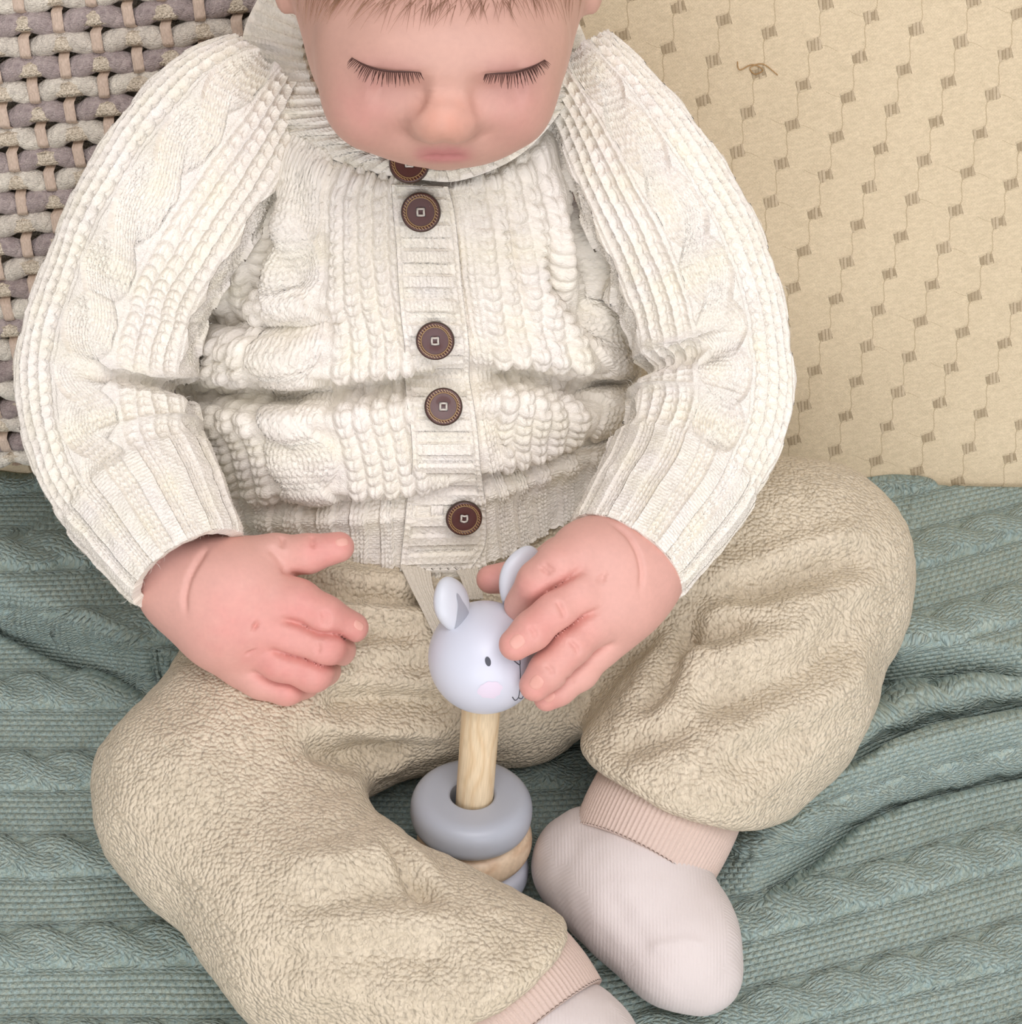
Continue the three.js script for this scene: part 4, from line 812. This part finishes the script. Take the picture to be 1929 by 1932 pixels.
  mesh('tie_end', strip([[850, 1066, 0.008], [868, 1090, 0.007], [882, 1130, 0.006]], [[900, 1060, 0.008], [905, 1090, 0.007], [912, 1128, 0.006]], 11), tieMat, trousers, 'knitted tie end hanging below the cardigan hem');

  // socks
  const sockBump = texture(512, 512, (u, v) => 128 + 60 * Math.sin(2 * Math.PI * u * 48) + 40 * tnoise(u, v, 120) + 25 * tnoise(u, v, 50, 3)); sockBump.repeat.set(15, 15);
  const sockMat = new THREE.MeshPhysicalMaterial({ color: 0xdbd0ca, roughness: 0.95, sheen: 0.2, sheenColor: new THREE.Color(1, 0.96, 0.96), bumpMap: sockBump, bumpScale: 0.00016 });
  const sock = (f, lo, hi, folds) => { const s = mesh('sock', boxUV(displace(meshOf(f, lo, hi, 0.0014), (x, y, z) => 0.0003 * noise(x * 150, y * 150, z * 150) + (folds ? folds(x, y, z) : 0))), sockMat, person, 'soft off-white baby sock'); return s; };
  const foot = blend(0.02,
    chain([[PY(1245, 1560, 0.042), 0.0228], [PY(1190, 1635, 0.036), 0.0222], [PY(1112, 1632, 0.03), 0.0195]], 0.012),
    chain([[PY(1112, 1634, 0.029), 0.0195], [PY(1200, 1715, 0.03), 0.0215], [PY(1280, 1795, 0.028), 0.0205], [PY(1330, 1842, 0.0235), 0.0145]], 0.014),
    cone(PY(1205, 1668, 0.034), 0.018, PY(1290, 1745, 0.033), 0.016));
  const footC = (x, y, z) => smax(foot(x, y, z), 0.006 - y, 0.006);
  const c0 = PY(1200, 1700, 0.03), seam = foldField([{ pts: [[1215, 1790], [1250, 1782], [1300, 1775], [1340, 1785]].map(([x, y]) => hit(footC, x, y)), w: 0.0022, a: -0.0008, b: 0 }, { pts: [[1140, 1665], [1180, 1740], [1240, 1800]].map(([x, y]) => hit(footC, x, y)), w: 0.004, a: 0.0008, b: 0.3 }]);
  sock(footC, c0.clone().add(V3(-0.065, -0.04, -0.065)), c0.clone().add(V3(0.065, 0.06, 0.06)), seam);
  const foot2 = chain([[PY(1000, 1930, 0.037), 0.025], [PY(1060, 1975, 0.034), 0.0245], [PY(1090, 2010, 0.03), 0.024], [PY(1120, 2080, 0.026), 0.018]], 0.012);
  const f2 = (x, y, z) => smax(foot2(x, y, z), 0.006 - y, 0.006), c1 = PY(1050, 1980, 0.03);
  sock(f2, c1.clone().add(V3(-0.06, -0.04, -0.06)), c1.clone().add(V3(0.06, 0.06, 0.06)));
}

// ------------------------------------------------------------------ the body: head, trunk and limbs, hands
{
  // ---- head
  const skull = ell(P(828, -78, 0.692), 0.0565, 0.060, 0.060);
  const face = ell(P(828, 112, 0.668), 0.0440, 0.0345, 0.042);
  const jaw0 = blend(0.022, skull, face);
  const cheeks = blend(0.012, ball(P(705, 192, 0.651), 0.0165), ball(P(952, 192, 0.651), 0.0165));
  const head0 = (x, y, z) => smin(jaw0(x, y, z), cheeks(x, y, z), 0.014);
  const on = (px, py, lift = 0) => { const p = hit(head0, px, py); return p.addScaledVector(gradient(head0, p), lift); };
  const toCam = (p, k) => p.addScaledVector(FWD, -k);
  const noseTip = toCam(on(838, 224), 0.0075), ala1 = toCam(on(797, 231), 0.0034), ala2 = toCam(on(878, 231), 0.0034);
  const nose = blend(0.007, cone(on(846, 140, -0.006), 0.0058, noseTip, 0.0083), ball(ala1, 0.0055), ball(ala2, 0.0055), ell(noseTip.clone().addScaledVector(UPV, -0.0012), 0.0098, 0.0066, 0.0074));
  const muzzle = ell(toCam(on(838, 262), -0.008), 0.017, 0.0075, 0.0125);
  const lipU = blend(0.0025, cone(on(798, 292, 0.001), 0.0016, on(826, 289, 0.0022), 0.0026), cone(on(826, 289, 0.0022), 0.0026, on(850, 289, 0.0022), 0.0026), cone(on(850, 289, 0.0022), 0.0026, on(884, 293, 0.001), 0.0016));
  const lipL = blend(0.003, cone(on(808, 298, 0.0003), 0.0016, on(838, 299, 0.001), 0.0024), cone(on(838, 299, 0.001), 0.0024, on(872, 298, 0.0003), 0.0016));
  const lidL = ell(on(733, 146, -0.0095), 0.011, 0.009, 0.0105), lidR = ell(on(966, 147, -0.0095), 0.011, 0.009, 0.0105);
  const brow = blend(0.02, cone(on(640, 62, -0.0105), 0.012, on(740, 96, -0.0095), 0.0125), cone(on(740, 96, -0.0095), 0.0125, on(840, 104, -0.010), 0.0125), cone(on(840, 104, -0.010), 0.0125, on(950, 98, -0.0095), 0.0125), cone(on(950, 98, -0.0095), 0.0125, on(1040, 66, -0.0105), 0.012));
  const earF = (px, py, d) => ell(P(px, py, d), 0.005, 0.015, 0.009);
  const headF = (x, y, z) => {
    let d = head0(x, y, z); d = smin(d, brow(x, y, z), 0.012);
    d = smin(d, muzzle(x, y, z), 0.012); d = smin(d, nose(x, y, z), 0.0038); d = smin(d, lipU(x, y, z), 0.0022); d = smin(d, lipL(x, y, z), 0.0022);
    return smin(d, earA(x, y, z), 0.006);
  };
  const e1 = earF(538, -50, 0.70), e2 = earF(1118, -50, 0.70), earA = (x, y, z) => Math.min(e1(x, y, z), e2(x, y, z));
  const hp = (list) => list.map(([x, y]) => hit(headF, x, y));
  const lineL = [[664, 106], [684, 118], [708, 127], [736, 132], [766, 133], [794, 134]], lineR = [[916, 137], [940, 136], [968, 134], [992, 128], [1012, 120], [1028, 110]];
  const headFold = foldField([
    { pts: hp([[690, 160], [740, 172], [790, 178], [812, 190]]), w: 0.0065, a: 0.0034, b: 0.05 },
    { pts: hp([[1000, 160], [955, 172], [905, 178], [880, 188]]), w: 0.0065, a: 0.0034, b: 0.05 },
    { pts: hp([[776, 238], [765, 250], [748, 262]]), w: 0.003, a: 0.0005, b: 0.1 },
    { pts: hp([[896, 238], [908, 250], [925, 262]]), w: 0.003, a: 0.0005, b: 0.1 },
    { pts: hp([[795, 297], [825, 296], [838, 298], [852, 296], [882, 297]]), w: 0.0011, a: 0.0012, b: 0 },
    { pts: hp([[838, 262], [838, 274], [838, 282]]), w: 0.0022, a: 0.0008, b: 0.3 },
  ]);
  const hc = P(828, 20, 0.69);
  const headG = displace(meshOf(headF, hc.clone().add(V3(-0.075, -0.085, -0.09)), hc.clone().add(V3(0.075, 0.095, 0.1)), 0.0013), (x, y, z) => headFold(x, y, z));

  // ---- hands
  const W = (px, py, d, r) => [P(px, py, d), r];
  function handField(palm, fingers, kPalm = 0.0065) {
    return (x, y, z) => {
      const p = palm(x, y, z); let d = p, a = 9, b = 9;
      for (const f of fingers) { const q0 = f(x, y, z); if (q0 < a) { b = a; a = q0; } else if (q0 < b) b = q0; d = smin(d, smin(p, q0, kPalm), 0.0008); }
      const g = (b - a) / 0.0015;   // a sharp crease where two fingers press together
      return d + 0.0021 * Math.exp(-g * g) * sstep(-0.003, 0.003, p - a);
    };
  }
  // hand resting on the thigh
  const palmA = blend(0.016, cone(P(312, 1040, 0.7640), 0.0140, P(345, 1100, 0.7650), 0.0145), chain([W(345, 1108, 0.7670, 0.0150), W(410, 1110, 0.7620, 0.0172), W(478, 1092, 0.7580, 0.0140)], 0.01), chain([W(400, 1120, 0.7620, 0.0165), W(430, 1185, 0.7620, 0.0160), W(470, 1235, 0.7650, 0.0125)], 0.01), cone(P(450, 1130, 0.7570), 0.0155, P(500, 1165, 0.7550), 0.0135));
  const fingersA = [
    chain([W(455, 1070, 0.7620, 0.0100), W(520, 1047, 0.7580, 0.0083), W(580, 1045, 0.7560, 0.0077), W(640, 1032, 0.7550, 0.0062)], 0.003),                 // thumb
    chain([W(505, 1125, 0.7560, 0.0098), W(560, 1138, 0.7505, 0.0096), W(612, 1163, 0.7490, 0.0082), W(667, 1184, 0.7550, 0.0062)], 0.003),
    chain([W(500, 1175, 0.7580, 0.0098), W(550, 1197, 0.7510, 0.0092), W(612, 1218, 0.7510, 0.0084), W(640, 1226, 0.7620, 0.0070)], 0.003),
    chain([W(485, 1222, 0.7610, 0.0092), W(530, 1245, 0.7545, 0.0090), W(590, 1266, 0.7550, 0.0083), W(612, 1264, 0.7670, 0.0070)], 0.003),
    chain([W(460, 1255, 0.7650, 0.0085), W(495, 1280, 0.7610, 0.0082), W(540, 1296, 0.7610, 0.0072), W(575, 1290, 0.7700, 0.0064)], 0.003),
  ];
  const handA = handField(palmA, fingersA);
  const hA = (list) => list.map(([x, y]) => hit(handA, x, y));
  const fold = (F, list) => foldField(list.map(([pts, w, a, b]) => ({ pts: pts.map(([x, y]) => hit(F, x, y)), w, a, b })));
  const handAFold = fold(handA, [
    [[[395, 1030], [375, 1058], [357, 1090], [348, 1130], [352, 1165]], 0.0013, 0.0015, 0],
    [[[532, 1012], [533, 1022], [531, 1034]], 0.001, 0.0012, 0], [[[589, 1010], [590, 1022], [591, 1034]], 0.001, 0.0011, 0],
    [[[478, 1180], [482, 1182], [486, 1184]], 0.0022, 0.0016, 0], [[[472, 1228], [474, 1231], [477, 1233]], 0.0022, 0.001, 0],
    [[[607, 1150], [612, 1165], [610, 1180]], 0.0009, 0.001, 0], [[[617, 1152], [622, 1168], [618, 1182]], 0.0009, 0.0009, 0],
    [[[598, 1210], [602, 1222], [598, 1234]], 0.0009, 0.0008, 0],
    [[[505, 1030], [525, 1050], [538, 1070], [545, 1085]], 0.002, 0.0012, 0],
  ]);
  const cA = P(450, 1160, 0.752);
  const handAG = displace(meshOf(handA, cA.clone().add(V3(-0.055, -0.055, -0.055)), cA.clone().add(V3(0.055, 0.06, 0.05)), 0.00085), handAFold);

  // hand round the rattle's head
  const palmB = blend(0.014, cone(P(1222, 1005, 0.750), 0.0140, P(1205, 1065, 0.740), 0.0145), chain([W(1200, 1075, 0.737, 0.0150), W(1150, 1062, 0.731, 0.0160), W(1105, 1052, 0.727, 0.0125)], 0.01), chain([W(1180, 1085, 0.734, 0.0160), W(1165, 1130, 0.731, 0.0150), W(1145, 1180, 0.733, 0.0115)], 0.01), cone(P(1120, 1075, 0.727), 0.0125, P(1130, 1130, 0.727), 0.0125));
  const fingersB = [
    chain([W(1110, 1045, 0.737, 0.0100), W(1060, 1055, 0.745, 0.0088), W(1000, 1085, 0.752, 0.0075), W(926, 1093, 0.752, 0.0058)], 0.003),               // thumb, behind the ear
    chain([W(1095, 1050, 0.723, 0.0098), W(1055, 1068, 0.7175, 0.0090), W(1018, 1098, 0.7185, 0.0083), W(985, 1142, 0.729, 0.0070)], 0.003),
    chain([W(1125, 1105, 0.723, 0.0092), W(1090, 1122, 0.7155, 0.0088), W(1050, 1152, 0.7115, 0.0080), W(1005, 1190, 0.7085, 0.0073), W(972, 1216, 0.7080, 0.0062)], 0.003),
    chain([W(1142, 1150, 0.726, 0.0088), W(1110, 1180, 0.7185, 0.0086), W(1078, 1215, 0.7145, 0.0079), W(1036, 1264, 0.714, 0.0072), W(1010, 1293, 0.7155, 0.0062)], 0.003),
    chain([W(1152, 1192, 0.732, 0.0080), W(1128, 1225, 0.7275, 0.0074), W(1095, 1268, 0.7255, 0.0067), W(1055, 1300, 0.7255, 0.0060), W(1032, 1317, 0.7265, 0.0052)], 0.003),
  ];
  const handB = handField(palmB, fingersB, 0.006);
  const handBFold = fold(handB, [
    [[[1150, 985], [1185, 1010], [1205, 1045], [1212, 1080], [1208, 1120]], 0.0012, 0.0014, 0],
    [[[1018, 1068], [1030, 1078], [1038, 1086]], 0.0009, 0.0011, 0], [[[1026, 1062], [1036, 1072], [1046, 1078]], 0.0009, 0.0009, 0],
    [[[1050, 1132], [1060, 1150], [1068, 1168]], 0.001, 0.0012, 0], [[[1000, 1182], [1009, 1194], [1013, 1206]], 0.0009, 0.0009, 0],
    [[[1072, 1208], [1088, 1222], [1092, 1236]], 0.001, 0.0012, 0], [[[1028, 1252], [1040, 1262], [1046, 1274]], 0.0009, 0.0009, 0],
    [[[1132, 1085], [1138, 1090], [1144, 1092]], 0.0022, 0.001, 0],
    [[[1030, 1010], [1045, 1020], [1060, 1030]], 0.0015, 0.0006, 0.2],
    [[[1068, 1278], [1080, 1288]], 0.0009, 0.0009, 0],
  ]);
  const cB = P(1110, 1140, 0.733);
  const handBG = displace(meshOf(handB, cB.clone().add(V3(-0.06, -0.055, -0.055)), cB.clone().add(V3(0.06, 0.06, 0.055)), 0.00085), handBFold);

  // nails: thin curved plates seated on the fingertips
  const nails = [];
  const nail = (F, px, py, ang, w, l) => {
    const p = hit(F, px, py), n = gradient(F, p), d = imgDir(Math.cos(ang), Math.sin(ang)), t = d.addScaledVector(n, -d.dot(n)).normalize(), s = t.clone().cross(n);
    const g = sheet(span(-1, 1, 17), span(-1, 1, 17), (u, v, o) => { const m = Math.max(Math.abs(u), Math.abs(v)), r = Math.hypot(u, v) || 1, k = m / r * (0.75 + 0.25 * r), x = u * k * w, y = v * k * l; o.copy(p).addScaledVector(s, x).addScaledVector(t, y); for (let i = 0; i < 3; i++) { const q = F(o.x, o.y, o.z); o.addScaledVector(n, -q); } o.addScaledVector(n, 0.00028 - 0.0006 * pw(m, 8)); });
    nails.push(paint(g, (x, y, z, c) => { const q = lin('#e6ab9c'); c[0] = q[0]; c[1] = q[1]; c[2] = q[2]; }));
  };
  nail(handB, 976, 1211, 2.45, 0.0029, 0.0034); nail(handB, 1012, 1288, 2.3, 0.0029, 0.0034); nail(handB, 1036, 1313, 2.45, 0.0024, 0.003);
  nail(handA, 646, 1022, -0.2, 0.002, 0.003); nail(handA, 678, 1180, 0.4, 0.002, 0.003);

  // ---- trunk and limbs under the clothes
  const trunk = blend(0.03,
    cone(V3(-0.005, 0.055, -0.055), 0.032, V3(-0.025, 0.17, -0.075), 0.036), cone(V3(-0.025, 0.17, -0.075), 0.036, V3(-0.027, 0.225, -0.085), 0.032),
    cone(V3(-0.027, 0.22, -0.088), 0.024, V3(-0.027, 0.30, -0.082), 0.026),
    chain([[P(540, 220, 0.795), 0.02], [P(322, 400, 0.765), 0.024], [P(190, 700, 0.786), 0.015], [P(250, 880, 0.777), 0.018], [P(325, 1060, 0.760), 0.0138]], 0.01),
    chain([[P(1070, 220, 0.795), 0.02], [P(1213, 340, 0.765), 0.024], [P(1345, 660, 0.780), 0.015], [P(1300, 850, 0.77), 0.018], [P(1215, 1030, 0.747), 0.0138]], 0.01),
    chain([[PY(820, 1040, 0.052), 0.03], [PY(420, 1480, 0.048), 0.033], [PY(860, 1830, 0.042), 0.024], [PY(1000, 1915, 0.037), 0.020]], 0.01),
    chain([[PY(1050, 1070, 0.044), 0.026], [PY(1480, 1090, 0.052), 0.034], [PY(1270, 1490, 0.043), 0.024], [PY(1200, 1610, 0.036), 0.018]], 0.01));
  const trunkG = meshOf(trunk, V3(-0.22, 0.0, -0.17), V3(0.2, 0.34, 0.22), 0.004);

  // ---- colour of the skin: flushed nose, cheeks, knuckles and fingertips, mottled
  const base = lin('#cda190'), handBase = lin('#dda99b'), pink = lin('#cf8a83'), lip = lin('#c47f7c'), red = lin('#dc8f86');
  const spots = [];
  const flush = (px, py, F, s, k, c) => spots.push([hit(F, px, py), s, k, c]);
  flush(690, 215, headF, 0.017, 0.4, pink); flush(975, 215, headF, 0.017, 0.38, pink); flush(838, 232, headF, 0.0105, 0.45, lin('#e29a80'));
  for (const x of [806, 822, 838, 854, 870]) flush(x, 295, headF, 0.0042, 0.95, lip);
  for (const x of [700, 735, 770, 930, 965, 1000]) flush(x, 146, headF, 0.006, 0.3, lin('#b57a74'));
  for (const [x, y] of [[645, 1025], [600, 1040], [676, 1185], [640, 1228], [606, 1268], [560, 1300], [620, 1165], [560, 1145], [520, 1270]]) flush(x, y, handA, 0.011, 0.55, red);
  for (const [x, y] of [[450, 1150], [430, 1200], [500, 1240], [560, 1210]]) flush(x, y, handA, 0.016, 0.32, red);
  for (const [x, y] of [[926, 1092], [1000, 1120], [968, 1222], [1005, 1297], [1030, 1320], [1020, 1180]]) flush(x, y, handB, 0.009, 0.55, red);
  for (const [x, y] of [[1060, 1090], [1090, 1180], [1080, 1240]]) flush(x, y, handB, 0.012, 0.3, red);
  const skinColour = (x, y, z, o) => {
    const n = 1 + 0.045 * fbm(x * 160, y * 160, z * 160) + 0.03 * noise(x * 900, y * 900, z * 900); const bc = y > 0.22 ? base : handBase; o[0] = bc[0]; o[1] = bc[1]; o[2] = bc[2];
    for (const [p, s, k, c] of spots) { const d2 = ((x - p.x) ** 2 + (y - p.y) ** 2 + (z - p.z) ** 2) / (s * s); if (d2 > 4) continue; const t = k * Math.exp(-d2 * 1.2) * (1 + 0.3 * noise(x * 300, y * 300, z * 300)); for (let i = 0; i < 3; i++) o[i] += (c[i] - o[i]) * t; }
    o[0] *= n; o[1] *= n; o[2] *= n;
  };
  for (const g of [headG, handAG, handBG, trunkG]) paint(g, skinColour);
  const body = mergeGeometries([headG, handAG, handBG, trunkG, ...nails].map((g) => { g.deleteAttribute('uv'); return g; }));
  const pores = texture(256, 256, (u, v) => 128 + 40 * tnoise(u, v, 60) + 40 * tnoise(u, v, 120, 2)); pores.repeat.set(60, 60);
  const skin = new THREE.MeshPhysicalMaterial({ vertexColors: true, roughness: 0.55, sheen: 0.25, sheenColor: new THREE.Color(1, 0.75, 0.68), sheenRoughness: 0.5, bumpMap: pores, bumpScale: 0.00005 });
  mesh('body', boxUV(body), skin, person, 'baby with pink cheeks and small plump hands');

  // ---- lashes and hair
  const lashes = [];
  const lash = (line, out) => {
    const pts = line.map(([x, y]) => hit(headF, x, y)), n = 42;
    for (let i = 0; i < n; i++) {
      const t = i / (n - 1), p = spline(pts, t * (pts.length - 1), V3()), len = (0.0028 + 0.0026 * Math.sin(Math.PI * clamp(t, 0, 1))) * (0.75 + 0.5 * rnd()), spread = (t - 0.5) * 1.1 + out * 0.25 + (rnd() - 0.5) * 0.3;
      const d = imgDir(Math.sin(spread), Math.cos(spread)), q = p.clone().addScaledVector(FWD, -0.0006).addScaledVector(UPV, -0.0008);
      lashes.push(tube([q, q.clone().addScaledVector(d, len * 0.5).addScaledVector(FWD, -len * 0.42), q.clone().addScaledVector(d, len).addScaledVector(FWD, -len * 0.55)], [0.00019, 0.00015, 0.00004], 4, 3, false));
    }
    lashes.push(tube(pts.map((p) => p.clone().addScaledVector(UPV, -0.0004).addScaledVector(FWD, 0.0002)), [0.0001, 0.0003, 0.0004, 0.0004, 0.0003, 0.0001].slice(0, pts.length), 6, 5));
  };
  lash(lineL, -0.6); lash(lineR, 0.6);
  mesh('eyelashes', mergeGeometries(lashes), new THREE.MeshStandardMaterial({ color: 0x593b34, roughness: 0.6 }), person, 'long brown eyelashes over lowered lids');
  const hairs = [];
  for (let i = 0; i < 520; i++) {
    const fx = rnd(), px = 560 + 540 * fx, edge = 16 - 70 * Math.abs(fx - 0.48) ** 1.4 + 10 * rnd();
    const py = edge - 8 - 190 * rnd() * rnd(), p = hit(headF, px, py), n = gradient(headF, p); if (n.dot(FWD) > -0.05) continue;
    const lean = (fx - 0.45) * 0.9 + (rnd() - 0.5) * 0.9, d = imgDir(Math.sin(lean) - 0.35, Math.cos(lean)), t = d.addScaledVector(n, -d.dot(n)).normalize(), L = 0.006 + 0.007 * rnd();
    const pts = [p.clone().addScaledVector(n, -0.0002), p.clone().addScaledVector(t, L * 0.5).addScaledVector(n, 0.0006), p.clone().addScaledVector(t, L).addScaledVector(n, 0.0003)];
    for (const q of pts) { const f = headF(q.x, q.y, q.z); if (f < 0.0001) q.addScaledVector(n, 0.0002 - f); }
    hairs.push(tube(pts, [0.00008, 0.00007, 0.00002], 3, 3, false));
  }
  mesh('hair', mergeGeometries(hairs), new THREE.MeshPhysicalMaterial({ color: 0xa98468, roughness: 0.5, sheen: 0.3 }), person, 'fine light brown hair').userData.kind = 'stuff';
}

// ------------------------------------------------------------------ loose fibres standing off the wool
{
  const fibre = tube([V3(0, -0.0004, 0), V3(0.0006, 0.0009, 0), V3(0.0002, 0.0019, 0.0007), V3(-0.0009, 0.0026, 0.0012)], [0.00005, 0.000045, 0.00004, 0.00002], 3, 2, false);
  const src = cardigan.children.filter((m) => ['sleeve', 'front_panel', 'collar', 'button_band'].includes(m.name)), N = 26000, weight = { sleeve: 0.35, front_panel: 0.24, collar: 0.03, button_band: 0.03 };
  const mat = new THREE.MeshPhysicalMaterial({ color: 0xf3ece0, roughness: 0.8 }), im = new THREE.InstancedMesh(fibre, mat, N), q = new THREE.Quaternion(), q2 = new THREE.Quaternion(), m4 = new THREE.Matrix4(), p = V3(), n = V3(), s = V3(); let c = 0;
  for (const o of src) { const P0 = o.geometry.attributes.position, N0 = o.geometry.attributes.normal, k = Math.floor(N * weight[o.name]);
    for (let i = 0; i < k && c < N; i++) { const v = Math.floor(rnd() * P0.count); p.fromBufferAttribute(P0, v); n.fromBufferAttribute(N0, v); if (n.dot(FWD) > 0.55) continue; q.setFromUnitVectors(V3(0, 1, 0), n); q2.setFromAxisAngle(V3(0, 1, 0), rnd() * 6.283); q.multiply(q2); q2.setFromAxisAngle(V3(1, 0, 0), 0.5 + 0.8 * rnd()); q.multiply(q2); s.setScalar(0.6 + 0.9 * rnd()); m4.compose(p, q, s); im.setMatrixAt(c++, m4); } }
  im.count = c; im.name = 'wool_fuzz'; im.userData = { kind: 'stuff' }; im.castShadow = im.receiveShadow = true; cardigan.add(im);
}

renderer.render(scene, camera);
